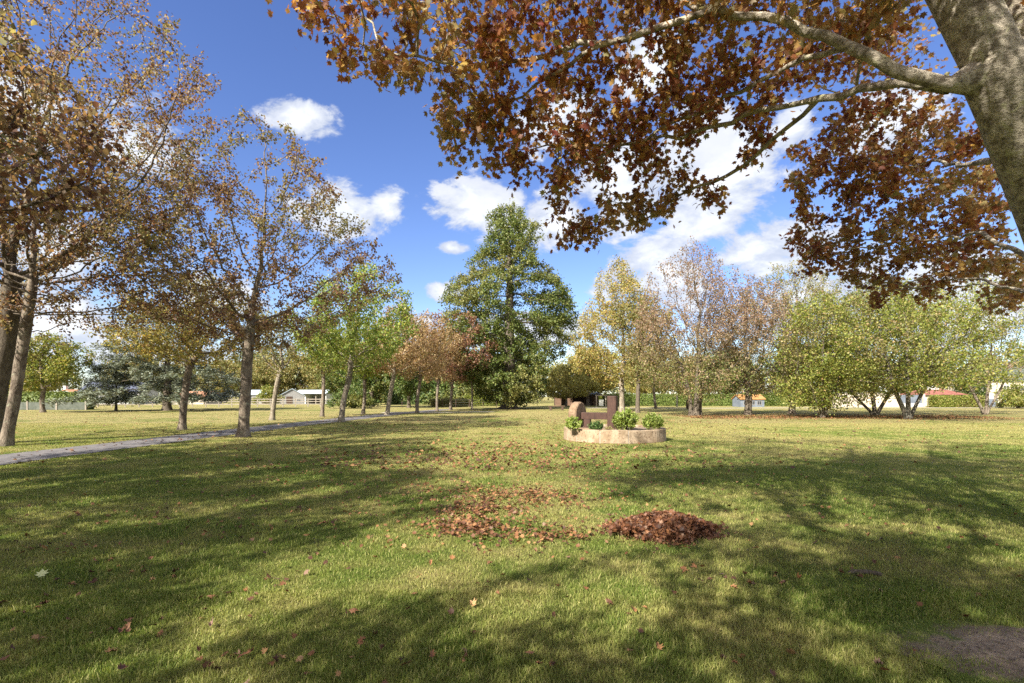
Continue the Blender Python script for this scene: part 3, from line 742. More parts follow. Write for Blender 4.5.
# post and wire fence in the middle
wf = thing('wire_fence', 'thin post and wire fence in front of the dark hedge left of the big tree', 'fence', (GX(402, 72), 72, 0), R(-2))
for i in range(9): MB().tube([(i * 1.9, 0, 0), (i * 1.9 + .02, 0, 1.15)], .05, 6).build('post', TIMBER_D, wf)
for z in (.35, .7, 1.05): MB().tube([(-.2, -.05, z), (15.4, -.05, z)], .012, 4).build('wire', GREYWALL, wf)

# hedges: a solid twiggy core under a coat of small leaves
def hedge(name, label, x0, x1, y, dp, h, mat, rz=0, n=9000, size=.16, wob=.06, cat='hedge', soft=0.0):
    t = thing(name, label, cat, ((x0 + x1) / 2, y, 0), rz); L = x1 - x0; rng = np.random.default_rng(int(abs(x0) * 10) + 3)
    k = max(6, int(L / .8)); xs = np.linspace(-L / 2 + .08, L / 2 - .08, k)
    V = []; F = []
    for i, x in enumerate(xs):
        hh = (h - .12) * (1 - soft * abs(math.sin(x * 1.3 + 1)) * .5)
        V += [(x, -dp / 2 + .1, 0), (x, -dp / 2 + .14, hh), (x, dp / 2 - .14, hh), (x, dp / 2 - .1, 0)]
        if i: F += [((i - 1) * 4 + j, (i - 1) * 4 + j + 1, i * 4 + j + 1, i * 4 + j) for j in range(3)]
    F += [(0, 1, 2, 3), tuple((k - 1) * 4 + j for j in (3, 2, 1, 0))]
    link('hedge_core', mesh_np('core', np.array(V), [np.array(F)], mat), t)
    a1 = L * h; a2 = L * dp; a3 = dp * h
    w = rng.uniform(0, 1, n) * (2 * a1 + a2 + 2 * a3)
    u, v = rng.uniform(-.5, .5, n), rng.uniform(0, 1, n); p = np.zeros((n, 3))
    s = [w < a1, (w >= a1) & (w < 2 * a1), (w >= 2 * a1) & (w < 2 * a1 + a2), (w >= 2 * a1 + a2) & (w < 2 * a1 + a2 + a3), w >= 2 * a1 + a2 + a3]
    p[s[0]] = np.stack([u * L, np.full(n, -dp / 2), v * h], 1)[s[0]]; p[s[1]] = np.stack([u * L, np.full(n, dp / 2), v * h], 1)[s[1]]
    p[s[2]] = np.stack([u * L, (v - .5) * dp, np.full(n, h)], 1)[s[2]]
    p[s[3]] = np.stack([np.full(n, -L / 2), u * dp, v * h], 1)[s[3]]; p[s[4]] = np.stack([np.full(n, L / 2), u * dp, v * h], 1)[s[4]]
    if soft: p[:, 2] *= 1 - soft * np.abs(np.sin(p[:, 0] * 1.3 + 1)) * .5
    p += rng.normal(0, wob, (n, 3)); p[:, 2] = np.maximum(p[:, 2], .03)
    V, F = scatter_leaves(p, size, 'rhomb', rng, .5, .2)
    link('foliage', mesh_np('foliage', V, [F], mat), t)
    return t
hedge('hedge', 'clipped box-shaped hedge behind grey panels on the far left', GX(-60, 60), GX(86, 60), 60.6, 1.4, 1.98, HEDGE_M, 0, 9000, .2)
pf = thing('panel_fence', 'low grey panel fence with pale posts along the left hedge', 'fence', (GX(-60, 59), 59, 0))
Lp = GX(86, 59) - GX(-60, 59); npn = 5
for i in range(npn):
    MB().box(i * Lp / npn + .09, (i + 1) * Lp / npn - .09, -.03, .03, .02, .42).box(i * Lp / npn + .09, (i + 1) * Lp / npn - .09, -.027, .027, .43, .88).build('panel', GREYWALL, pf)
for i in range(npn + 1): MB().box(i * Lp / npn - .08, i * Lp / npn + .08, -.08, .08, 0, 1.0).build('post', TIMBER, pf)
hedge('hedge', 'long green hedge closing the lawn behind the bare grey trees', GX(606, 82), GX(775, 82), 83, 1.8, 1.75, HEDGE_M, 0, 16000, .2, .1)
hedge('hedge', 'dark green hedge between the orange roofed hut and the cream wall', GX(768, 82), GX(838, 80), 82, 1.8, 2.1, HEDGE_M, 0, 8000, .2, .12, soft=.2)
hedge('hedge', 'bright hedge in front of the red roofed house on the right', GX(938, 71), GX(990, 71), 72, 1.4, 1.55, SHRUBG, 0, 8000, .17, .1, soft=.15)
hedge('hedge', 'low rounded green hedge behind the wire fence left of the big tree', GX(432, 76), GX(470, 76), 76.5, 1.6, 1.15, OLIVE, 0, 5000, .18, .14, soft=.4)
hedge('hedge', 'yellow green hedge seen under the left skirt of the big tree', GX(464, 80), GX(500, 80), 82, 1.8, 1.5, HEDGE_Y, 0, 6000, .2, .1)
hedge('hedge', 'hedge under the far yellow trees behind the white notice board', GX(576, 92), GX(612, 92), 94, 1.6, 1.7, HEDGE_Y, 0, 5000, .2, .1)
hedge('shrub_belt', 'tall dark green shrub belt behind the rusty avenue trees', GX(388, 96), GX(478, 96), 98, 3.0, 5.4, GREEN_D, 0, 12000, .42, .5, 'shrub belt', soft=.45)
hedge('shrub_belt', 'tall dark green shrub belt behind the sheds and the leaning green tree', GX(318, 118), GX(392, 118), 119, 3.0, 6.2, GREEN_D, 0, 11000, .48, .55, 'shrub belt', soft=.45)
pg = thing('gate', 'small dark grey panel gate in the right hedge', 'gate', (GX(994, 71), 71.6, 0))
q = MB(); q.box(-.75, .75, -.03, .03, .1, 1.2)
for i in range(6): q.box(-.72 + i * .25, -.52 + i * .25, -.05, -.033, .14, 1.16)
q.build('gate_leaf', BLUEGREY, pg)
for s in (-1, 1): MB().box(s * .9 - .1, s * .9 + .1, -.1, .1, 0, 1.3).build('gate_post', GREYWALL, pg)

# notice board, bench, post, litter bin
nb = thing('notice_board', 'white notice panel hung in a grey timber frame beyond the planter', 'sign', (GX(601, 70), 70, 0))
for x in (-.62, .62): MB().box(x - .07, x + .07, -.07, .07, 0, 1.62).build('post', TIMBER, nb)
MB().box(-.8, .8, -.05, .05, 1.625, 1.75).build('crossbar', TIMBER, nb); MB().box(-.27, .33, -.03, .0, .25, 1.1).build('panel', PLASTIC, nb)
bn = thing('bench', 'low dark bench on two block legs right of the big tree', 'bench', (GX(556.5, 57), 57, 0), R(-3))
MB().box(-.95, .95, -.25, .25, .42, .5).build('seat', TIMBER_D, bn, .01)
for x in (-.65, .65): MB().box(x - .12, x + .12, -.22, .22, 0, .417).build('leg', TIMBER_D, bn, .01)
sp_ = thing('marker_post', 'pale round wooden post standing before the long hedge', 'post', (GX(677, 74), 74, 0)); MB().tube([(0, 0, 0), (.01, 0, 1.5), (.01, 0, 1.56)], [.1, .095, .06], 10).build('shaft', TIMBER, sp_)
MB().tube([(.0, 0, 1.561), (0, 0, 1.62)], [.12, .05], 10).build('cap', TIMBER, sp_)
bi = thing('litter_bin', 'brown slatted litter bin beside the triple trunked grey tree', 'bin', (GX(688.5, 62), 62, 0))
for i in range(12):
    a = i * math.pi / 6
    if i == 0: q = MB()
    x, y = .23 * math.cos(a), .23 * math.sin(a); q.tube([(x, y, .08), (x, y, 1.02)], .055, 5)
q.build('slats', TIMBER_D, bi); MB().tube([(0, 0, .0), (0, 0, .95)], .19, 14).build('liner', DARK, bi); MB().tube([(0, 0, 1.03), (0, 0, 1.08), (0, 0, 1.12)], [.3, .28, .1], 14).build('lid', TIMBER_D, bi)

# ------------------------------------------------------------------ planter with the cider mill stone
STONE = rough_mat('planter_stone', (.21, .15, .092), (.33, .255, .175), 2.2, .9, (.15, .10, .062), .5, .012)
STONE2 = rough_mat('millstone', (.16, .105, .062), (.235, .165, .105), 5, .92, (.11, .075, .048), .7, .015)
SOILM = rough_mat('planter_soil', (.14, .10, .07), (.27, .21, .15), 7, .95, (.36, .28, .18), .8, .03)
RED_WOOD = rough_mat('beam_redbrown', (.042, .021, .015), (.07, .036, .026), 4, .6, (.026, .014, .011), .35, .006, (2, 2, .5))
pl = thing('planter', 'round planter ring of curved tan stone blocks on the lawn', 'planter', (PLX, PLY, 0))
NB = 12
rngp = random.Random(4)
for i in range(NB):
    a0 = 2 * math.pi * (i + .13) / NB + .008; a1 = 2 * math.pi * (i + 1.13) / NB - .008
    h = .445 + rngp.uniform(-.012, .012); q = MB(); vs = []; fs = []; ns = 7
    for j in range(ns):
        a = a0 + (a1 - a0) * j / (ns - 1); c, s = math.cos(a), math.sin(a)
        ro_, ri_ = PLR + rngp.uniform(-.008, .008), PLR - .24
        vs += [(ro_ * c, ro_ * s, 0), ((ro_ - .015) * c, (ro_ - .015) * s, h), (ri_ * c, ri_ * s, h + .004), (ri_ * c, ri_ * s, 0)]
        if j: fs += [((j - 1) * 4 + k, j * 4 + k, j * 4 + (k + 1) % 4, (j - 1) * 4 + (k + 1) % 4) for k in range(4)]
    fs += [(0, 1, 2, 3), tuple((ns - 1) * 4 + k for k in (3, 2, 1, 0))]
    q.add(vs, fs); q.build('stone_block', STONE, pl, .018)
mo = MB(); mo_n = 72
mo.add([(r_ * math.cos(2 * math.pi * j / mo_n), r_ * math.sin(2 * math.pi * j / mo_n), z_) for j in range(mo_n) for r_, z_ in ((PLR - .022, 0), (PLR - .03, .425), (PLR - .2, .425))],
       [(j * 3 + k, ((j + 1) % mo_n) * 3 + k, ((j + 1) % mo_n) * 3 + k + 1, j * 3 + k + 1) for j in range(mo_n) for k in range(2)])
mo.build('mortar', rough_mat('mortar', (.29, .25, .20), (.36, .32, .27), 8), pl)
sm = MB(); ns = 40; vs = [(0, 0, .43)]
for rr_, zz in ((.8, .42), (1.625, .37)): vs += [(rr_ * math.cos(2 * math.pi * j / ns), rr_ * math.sin(2 * math.pi * j / ns), zz + .02 * math.sin(j * 2.1)) for j in range(ns)]
fs = [(0, 1 + j, 1 + (j + 1) % ns) for j in range(ns)] + [(1 + j, 1 + ns + j, 1 + ns + (j + 1) % ns, 1 + (j + 1) % ns) for j in range(ns)]
sm.add(vs, fs); sm.build('soil', SOILM, pl)

ml = thing('cider_mill', 'old stone crushing wheel on a red brown timber axle and post in the planter', 'cider mill', (GX(577.5, 19.1), 19.1, .385), R(-22))
# wheel: axis along local x, bevelled tread
rw, tw = .49, .16; prof = [(-tw, .07), (-tw, rw - .035), (-tw + .035, rw), (tw - .035, rw), (tw, rw - .035), (tw, .07)]
nseg = 44; q = MB(); vs = []
for j in range(nseg):
    a = 2 * math.pi * j / nseg
    for x, r_ in prof: 
        r2 = r_ * (1 + (.012 * math.sin(j * 1.9) + .008 * math.sin(j * 4.7) if r_ > .3 else 0)); vs.append((x, r2 * math.cos(a), .50 + r2 * math.sin(a)))
m_ = len(prof); fs = [(j * m_ + k, ((j + 1) % nseg) * m_ + k, ((j + 1) % nseg) * m_ + k + 1, j * m_ + k + 1) for j in range(nseg) for k in range(m_ - 1)]
q.add(vs, fs)
wo = q.build('wheel', STONE2, ml, smooth=False); wo.rotation_euler = (0, 0, R(-10))
MB().box(.12, 1.14, -.115, .115, .36, .61).build('axle_beam', RED_WOOD, ml, .012)
MB().box(.26, .50, -.10, .10, 0.02, .355).build('beam_support', RED_WOOD, ml, .012)
po = MB(); po.box(1.145, 1.47, -.19, .19, -.02, 1.22); po.build('post', RED_WOOD, ml, .015)
MB().box(-.2, .7, -.5, -.1, .005, .05).build('base_slab', STONE2, ml, .01)

PLANT_L = leaf_mat('leaf_lime_shrub', [(0, (.13, .19, .03)), (.5, (.24, .32, .06)), (.85, (.36, .42, .12)), (1, (.42, .44, .2))], .4)
PLANT_D = leaf_mat('leaf_box', [(0, (.03, .07, .018)), (.6, (.06, .12, .025)), (1, (.1, .16, .04))], .25)
STEM_M = rough_mat('stem_green', (.12, .13, .05), (.18, .17, .08), 8)
def shrub(name, label, px, d, w, h, mat, n, size, seed, z=.40, upright=True):
    t = thing(name, label, 'shrub', (GX(px, d), d, z)); rng = np.random.default_rng(seed)
    ns = max(14, int(n / 40)); st = MB(); P = []
    for i in range(ns):
        a = rng.uniform(0, 6.28); q = rng.uniform(0, 1) ** .55; hh = h * math.sqrt(max(.08, 1 - .72 * q * q)) * rng.uniform(.78, 1.06)
        b = (.25 * w * q * math.cos(a), .25 * w * q * math.sin(a), 0); tip = (.5 * w * q * math.cos(a), .5 * w * q * math.sin(a), hh)
        mid = (b[0] * .5 + tip[0] * .55, b[1] * .5 + tip[1] * .55, hh * .5)
        st.tube([b, mid, tip], [.006, .005, .003], 4)
        m_ = n // ns; tt = rng.uniform(.15 if upright else .0, 1.0, m_) ** .75
        B, M_, Tp = np.array(b), np.array(mid), np.array(tip)
        P.append((1 - tt)[:, None] ** 2 * B + (2 * tt * (1 - tt))[:, None] * M_ + (tt ** 2)[:, None] * Tp + rng.normal(0, .022, (m_, 3)))
    st.build('stems', STEM_M, t)
    V, F = scatter_leaves(np.concatenate(P), size, 'oval', rng, .35, -.45 if upright else 0)
    V[:, 2] = np.maximum(V[:, 2], .01)
    link('foliage', mesh_np('foliage', V, [F], mat), t); return t
shrub('garden_shrub', 'small lime green shrub in front of the stone wheel', 573.5, 17.8, .52, .52, PLANT_L, 900, .085, 1)
shrub('garden_shrub', 'small dark green rounded box plant below the axle beam', 596, 17.75, .52, .33, PLANT_D, 1600, .05, 2, upright=False)
shrub('garden_shrub', 'large bright green bushy plant right of the timber post', 625.5, 17.9, .88, .74, PLANT_L, 1800, .095, 3)
shrub('garden_shrub', 'pale yellow green bushy plant at the right end of the planter', 653.5, 18.1, .72, .58, PLANT_L, 1500, .09, 4)
DRYPL = leaf_mat('leaf_dry_plant', [(0, (.25, .2, .1)), (.6, (.36, .3, .15)), (1, (.2, .22, .07))], .3)
shrub('garden_shrub', 'tiny dry straw coloured plant at the foot of the timber post', 610, 17.5, .3, .16, DRYPL, 220, .06, 5)

# ------------------------------------------------------------------ the big maple over the camera
def big_maple():
    rng = np.random.default_rng(21)
    def W(*p): return np.array(p, float)
    trunk = [W(5.75, 4.75, -.05), W(5.45, 4.65, 1.0), W(4.98, 4.45, 2.2), W(4.40, 4.12, 2.95), PT(1016, 118, 3.82), PT(982, 40, 3.74), PT(930, -60, 3.8), W(2.5, 4.1, 6.6), W(2.3, 4.5, 8.5), W(2.2, 4.8, 10.5)]
    limbs = [
        [W(4.98, 4.45, 2.2), W(4.88, 4.5, 3.4), W(4.68, 4.6, 4.6), W(4.6, 4.9, 6.5), W(4.9, 5.2, 10), (.19, .07)],
        [PT(965, 92, 3.76), PT(925, 76, 3.85), PT(843, 49, 4.05), PT(787, 21, 4.25), PT(712, 9, 4.5), PT(655, -6, 4.75), PT(560, -30, 4.9), (.052, .014)],
        [PT(712, 9, 4.5), PT(655, 30, 4.7), PT(600, 42, 4.85), PT(545, 56, 4.95), PT(490, 62, 5.0), PT(420, 60, 4.95), PT(345, 38, 4.8), (.035, .006)],
        [PT(970, 98, 3.78), PT(925, 84, 3.95), PT(881, 89, 4.25), PT(820, 101, 4.75), PT(759, 112, 5.2), PT(694, 133, 5.7), PT(600, 145, 6.15), PT(530, 150, 6.2), (.04, .009)],
        [PT(820, 101, 4.75), PT(773, 140, 5.4), PT(726, 176, 6.0), PT(684, 192, 6.4), PT(647, 218, 6.7), PT(600, 235, 6.8), (.03, .006)],
        [PT(843, 49, 4.05), PT(800, 62, 4.5), PT(755, 84, 4.95), PT(660, 130, 5.7), PT(570, 170, 6.0), (.035, .008)],
        [PT(600, 42, 4.85), PT(520, 95, 5.2), PT(455, 125, 5.4), (.02, .006)],
        [PT(1004, 150, 3.9), PT(975, 165, 5.2), PT(925, 160, 6.4), PT(870, 165, 7.2), PT(825, 165, 7.6), (.03, .008)],
        [W(4.72, 4.4, 2.5), PT(985, 235, 5.6), PT(930, 240, 6.8), PT(860, 240, 7.7), (.028, .008)],
        [W(4.95, 4.5, 2.2), PT(1000, 284, 5.8), PT(930, 280, 7.2), PT(870, 287, 8.2), (.022, .007)],
        [PT(940, -40, 3.8), PT(880, 10, 4.8), PT(860, 70, 6.0), PT(850, 110, 6.9), (.05, .01)],
        [PT(925, -70, 3.85), PT(820, -60, 4.3), PT(700, -70, 4.8), PT(560, -90, 5), (.09, .02)],
    ]
    blobs = [(325, 18, 4.7, 42, 26, .4, 60), (400, 50, 4.9, 70, 48, .5, 110), (380, 0, 4.8, 80, 40, .5, 90), (475, 30, 5.0, 90, 60, .6, 150), (468, 125, 5.5, 50, 52, .5, 100),
             (540, 95, 5.4, 80, 75, .6, 150), (515, 165, 6.0, 45, 28, .4, 60), (600, 165, 6.3, 70, 60, .6, 150), (590, 225, 6.6, 48, 28, .4, 80), (650, 60, 5.4, 90, 80, .8, 190),
             (655, 150, 6.3, 48, 55, .5, 90), (650, 208, 6.8, 34, 24, .3, 40), (750, 25, 5.0, 90, 40, .7, 110), (735, 80, 6.0, 55, 40, .5, 60), (850, 20, 4.9, 70, 40, .7, 70), (720, 212, 6.6, 14, 6, .1, 6),
             (560, -20, 5.2, 120, 50, .8, 120), (880, 40, 7.0, 60, 30, .8, 70), (800, 60, 7.0, 30, 30, .5, 30),
             (830, 170, 7.5, 50, 45, .7, 110), (885, 150, 7.2, 75, 55, .9, 170), (905, 215, 7.6, 90, 60, .9, 200), (840, 250, 8.0, 60, 38, .7, 110), (940, 268, 8.0, 70, 40, .8, 160), (890, 290, 8.4, 45, 18, .5, 45),
             (975, 200, 7.5, 45, 85, .9, 190), (803, 210, 7.6, 22, 40, .4, 35), (1005, 280, 8.0, 35, 40, .7, 110), (925, 100, 6.8, 50, 40, .7, 60)]
    A = []
    for px, py, d, rx, ry, rd, n in blobs:
        v = rng.normal(size=(n, 3)); v /= np.linalg.norm(v, axis=1)[:, None]; v *= rng.uniform(0, 1, n)[:, None] ** .4
        dd = d + v[:, 0] * rd
        A.append(np.stack([(px + v[:, 1] * rx - 512) / FPX * dd, dd, EYE + (HZ - (py + v[:, 2] * ry)) / FPX * dd], 1))
    top = crown_points(1500, 5.0, 12.0, 7.4, 'round', rng, 2.0, 4.6, .3, 12, .5)
    py_ = HZ - (top[:, 2] - EYE) / top[:, 1].clip(.5) * FPX
    v = rng.normal(size=(1300, 3)); v /= np.linalg.norm(v, axis=1)[:, None]; v *= rng.uniform(0, 1, 1300)[:, None] ** .4
    over = np.array([1.4, 2.6, 7.4]) + v * (5.4, 4.2, 2.2)
    top = np.concatenate([top, over]); py_ = HZ - (top[:, 2] - EYE) / top[:, 1].clip(.5) * FPX
    top = top[(py_ < -15) | (top[:, 1] < .3)]
    A.append(top)
    A = np.concatenate(A)
    ms = make_tree_meshes('maple', 21, [trunk], A, .25, 90000, .07, 'maple', BARK_BIG, MAPLE_NEAR, D=.17, dk=.24, iters=80, r_tip=.003, k=22, kb=7, spread=.065, twig=4, up=.2, droop=.6, leaf_w=lambda p: np.where(p[:, 2] > 5.6, .62, 1.0), high_spread=(5.6, .2),
                          trop=(0, 0, .0), flare=.3, lump=.035, extra_limbs=limbs, jitter=.22)
    plant_tree('maple_tree', 'big leaning maple with lichened trunk and copper leaves overhanging from the right', 'tree', (0, 0, 0), ms)
big_maple()

# ------------------------------------------------------------------ avenue and lawn trees
def tree(name, label, px, d, H, rad, z0, seed, R0, leaf, bark, n=16000, size=.15, kind='rhomb', prof='ovate', lean=(0.0, 0.0), na=900, D=.35, dk=.6, stems=None,
         group=None, shell=.42, lump=.3, holes=6, leader=.16, **kw):
    rng = np.random.default_rng(seed)
    if stems is None:
        w = rng.normal(0, .05, (3, 2)); top = z0 + (H - z0) * leader
        stems = [[(0, 0, -.05), (lean[0] * z0 * .45 + w[0, 0], lean[1] * z0 * .45 + w[0, 1], z0 * .5), (lean[0] * z0, lean[1] * z0, z0), (lean[0] * top * .9 + w[1, 0] * 3, lean[1] * top * .9 + w[1, 1] * 3, top)]]
    A = crown_points(na, z0 + .3, H, rad, prof, rng, 0, 0, lump, holes, shell, lean=(lean[0] * .7, lean[1] * .7))
    ms = make_tree_meshes(name, seed, stems, A, R0, n, size, kind, bark, leaf, D=D, dk=dk, **kw)
    return plant_tree(name, label, 'tree', (GX(px, d), d, 0), ms, 0, group)

AV = 'avenue trees along the tarmac path'
# near pair at the left edge
tree('maple_tree', 'thick dark trunked maple at the very left edge beside the path', -12, 17.2, 16.5, 6.6, 3.6, 31, .30, MAPLE_FAR, BARK_DARK, 46000, .102, 'rhomb', 'round', (.17, .0), 3200, .28, .45, group=AV, spread=.10, iters=110, up=.3, k=12)
tree('maple_tree', 'slender lit trunk leaning right against the dark left edge maple', 5, 16.4, 12.5, 3.8, 4.2, 32, .155, MAPLE_FAR, BARK_GREY, 11000, .12, 'rhomb', 'ovate', (.19, -.02), 1100, .3, .5, group=AV, spread=.10, up=.3, k=12)
tree('maple_tree', 'tall brown leaved maple on the near side of the path', 243, 20.0, 12.6, 4.7, 3.3, 33, .20, MAPLE_FAR, BARK_GREY, 27000, .108, 'rhomb', 'ovate', (.06, .0), 2600, .28, .45, group=AV, spread=.10, iters=110, up=.3, k=12)
tree('maple_tree', 'short yellow leaved tree on the far side of the path', 182, 24.2, 7.6, 3.2, 2.9, 34, .155, YELLOW, BARK_GREY, 11000, .13, 'rhomb', 'round', (.12, .0), 800, .3, .5, group=AV, spread=.17, k=10)
tree('maple_tree', 'pale sparse tree standing in front of the grey plank shed', 272, 34, 7.2, 2.5, 2.9, 35, .15, OLIVE, BARK_PALE, 4200, .13, 'rhomb', 'vase', (.16, .0), 520, .3, .5, group=AV, spread=.2)
tree('maple_tree', 'green leaved avenue tree leaning right with pale trunk', 341, 31.5, 10.0, 3.9, 2.9, 36, .165, GREEN_L, BARK_PALE, 15000, .16, 'rhomb', 'ovate', (.19, .0), 950, .32, .55, group=AV, spread=.19, k=10)
tree('maple_tree', 'thin pale green avenue tree between the leaning green tree and the white shed', 322, 40, 8.6, 2.6, 3.0, 37, .14, OLIVE, BARK_GREY, 7000, .16, 'rhomb', 'ovate', (.04, .0), 600, .35, .6, group=AV)
tree('maple_tree', 'small green avenue tree right behind the leaning green tree', 363, 45.5, 8.8, 2.8, 3.0, 38, .15, GREEN_L, BARK_GREY, 9000, .18, 'rhomb', 'ovate', (.05, .0), 600, .4, .65, group=AV)
tree('maple_tree', 'avenue tree with pinkish brown crown and leaning pale trunk', 387, 43, 10.0, 3.0, 3.2, 39, .18, RUST, BARK_PALE, 8000, .17, 'rhomb', 'ovate', (.17, .0), 750, .38, .65, group=AV)
tree('maple_tree', 'rust coloured avenue tree, nearest of the rusty row', 417, 48, 9.4, 3.2, 3.2, 40, .15, RUST, BARK_GREY, 7000, .18, 'rhomb', 'round', (.10, .0), 850, .4, .65, group=AV)
tree('maple_tree', 'rusty avenue tree in the middle of the row by the big tree', 437, 54.5, 9.2, 2.9, 3.1, 41, .14, RUST, BARK_GREY, 6000, .19, 'rhomb', 'round', (.05, .0), 700, .42, .7, group=AV)
tree('maple_tree', 'purple brown tree last in the rusty row before the big tree', 450.5, 58, 12.8, 4.6, 3.0, 42, .17, PURPLE, BARK_GREY, 10000, .2, 'rhomb', 'ovate', (.06, .0), 800, .45, .7, group=AV)
tree('maple_tree', 'thin pale stemmed tree under the left skirt of the big tree', 472, 60, 7.0, 2.2, 2.8, 43, .12, LIME, BARK_PALE, 5000, .2, 'rhomb', 'ovate', (.0, .0), 450, .45, .7)
# avenue trees just out of view on the left, whose crowns and shade reach into the picture
sh1 = tree('maple_tree', 'unseen maple behind the camera whose shade falls across the lawn', 512 + (-12.4 / 8.0) * 512, 8.0, 12, 4.6, 3.6, 44, .22, MAPLE_FAR, BARK_GREY, 26000, .135, 'rhomb', 'ovate', (.05, .0), 1000, .33, .5, group='avenue maples outside the frame', spread=.2, holes=14)
copy_tree(sh1, (-10.6, -1.2, 0), 2.2, 'unseen maple behind the camera whose shade falls across the lawn', .95, 'avenue maples outside the frame')
copy_tree(sh1, (-11.9, 3.4, 0), 5.2, 'unseen maple behind the camera whose shade falls across the lawn', .95, 'avenue maples outside the frame')
copy_tree(sh1, (-3.0, -4.6, 0), 4.0, 'unseen maple behind the camera whose shade falls across the lawn', .85, 'avenue maples outside the frame')  # off the avenue; added behind the camera to shade the near lawn

# the big lime tree
def lime():
    rng = np.random.default_rng(50)
    A = crown_points(4200, 1.3, 24.6, 6.9, 'lime', rng, 0, 0, .52, 26, .30, .28)
    A = np.concatenate([A, crown_points(520, 16.5, 24.8, 3.5, 'round', rng, 0, 0, .12, 2, .4), crown_points(260, 8, 15.5, 2.6, 'round', rng, -5.6, -1, .2, 1, .4), crown_points(240, 9, 16.5, 2.6, 'round', rng, 5.0, -1.5, .2, 1, .4)])
    ms = make_tree_meshes('lime', 50, [[(0, 0, -.1), (.1, 0, 2.5), (.0, .1, 8), (.1, 0, 15), (0, 0, 20)]], A,   .85, 84000, .25, 'rhomb', BARK_DARK, LIME, D=.6, dk=.85, iters=90, spread=.26, r_tip=.015, k=12, kb=5, flare=1.0, up=.5, trop=(0, 0, -.02))
    plant_tree('lime_tree', 'huge dense dark green tree standing alone in the centre', 'tree', (GX(509, 63), 63, 0), ms)
lime()

# blue cedar and its small neighbour
def cedar(name, label, px, d, H, rad, tiers, seed, R0, n, size, z0=1.5):
    rng = np.random.default_rng(seed); A = []
    for i in range(tiers):
        t = i / (tiers - 1); z = z0 + (H - z0) * t; rr = rad * (1 - .62 * t) * rng.uniform(.8, 1.12)
        m = int(150 * (1 - .5 * t)); a = rng.uniform(0, 6.28, m); ph = rng.uniform(0, 6.28)
        q = rr * rng.uniform(.05, 1, m) ** .55 * (1 + .3 * np.sin(2 * a + ph) + .15 * np.sin(5 * a + ph))
        A.append(np.stack([q * np.cos(a), q * np.sin(a), z + rng.normal(0, .1, m) - .05 * q], 1))
    ms = make_tree_meshes(name, seed, [[(0, 0, -.05), (.05, 0, H * .4), (0, 0, H * .95)]], np.concatenate(A), R0, n, size, 'needle', BARK_DARK, CEDAR, D=.35, dk=.5, iters=60, spread=.17, flat=.55, up=.5, droop=.1, trop=(0, 0, 0), r_tip=.01)
    return plant_tree(name, label, 'tree', (GX(px, d), d, 0), ms)
cedar('cedar_tree', 'wide spreading blue green cedar with layered boughs on the left lawn', 167, 56, 11.0, 8.6, 10, 60, .42, 52000, .3)
cedar('cedar_tree', 'small grey green cedar left of the wide cedar', 116, 55, 6.6, 3.3, 7, 61, .12, 15000, .25, 1.3)
tree('hedge_maple_tree', 'yellow green tree in front of the panel fence far left', 43, 50, 7.6, 3.5, 2.2, 62, .2, SHRUBG, BARK_GREY, 12000, .2, 'rhomb', 'round', (.02, 0), 700, .4, .65)

# right hand group
tree('birch_tree', 'tall thin yellow leaved tree with pale trunk behind the planter', 622, 52, 15.8, 5.0, 2.6, 70, .27, YELLOW, BARK_PALE, 19000, .2, 'rhomb', 'ovate', (-.02, 0), 1500, .4, .65, iters=110, trop=(0, 0, .12), spread=.25)
tree('birch_tree', 'slim dark trunked tree just right of the tall yellow tree', 637.5, 49, 11.2, 3.4, 2.8, 71, .2, OLIVE, BARK_DARK, 8000, .18, 'rhomb', 'vase', (.03, 0), 800, .4, .62, trop=(0, 0, .1))
tree('birch_tree', 'small crooked tree before the long hedge', 656, 66, 9.2, 3.8, 2.4, 72, .16, OLIVE, BARK_GREY, 9000, .2, 'rhomb', 'round', (-.12, 0), 500, .42, .7)
def hornbeam(name, label, px, d, H, rad, seed, R0, n, stems, z0=2.0, prof='vase', leaf=None, lump=.3, na=2100):
    rng = np.random.default_rng(seed)
    A = crown_points(na, z0, H, rad, prof, rng, 0, 0, lump, 9, .55, .26)
    ms = make_tree_meshes(name, seed, stems, A, R0, n, .135, 'rhomb', BARK_GREY if seed == 82 else BARK_DARK, leaf or DRYGREY, D=.34, dk=.48, iters=110, r_tip=.009, spread=.17, twig=6, up=.2, droop=.8, trop=(0, 0, .05), jitter=.25)
    return plant_tree(name, label, 'tree', (GX(px, d), d, 0), ms)
hb = hornbeam('hornbeam_tree', 'tall wispy grey brown tree with three clustered trunks', 694, 41.5, 14.4, 5.3, 80, .24, 26000,
              [[(-.25, 0, -.05), (-.3, 0, 1.2), (-.55, .1, 2.6), (-.95, .2, 4.2)], [(.12, -.1, -.05), (.2, -.1, 1.4), (.35, 0, 3.0), (.4, -.1, 5)], [(.62, .25, -.05), (.62, .2, 1.6), (1.0, .3, 3.6)]], 1.5, 'ovate', na=3600)
hornbeam('hornbeam_tree', 'drooping grey brown tree with one dark trunk before the orange roofed hut', 748, 43.5, 11.6, 5.0, 81, .28, 19000, [[(0, 0, -.05), (.05, 0, 1.8), (-.1, .1, 3.0)]], 1.7, 'round', na=3000)
hornbeam('hornbeam_tree', 'broad olive grey tree with pale trunk left of the dark stemmed shrub', 792, 44.5, 13.0, 5.4, 82, .26, 26000, [[(0, 0, -.05), (.02, 0, 1.5), (-.1, .1, 3.0)]], 1.7, 'round', OLIVE, na=3000)
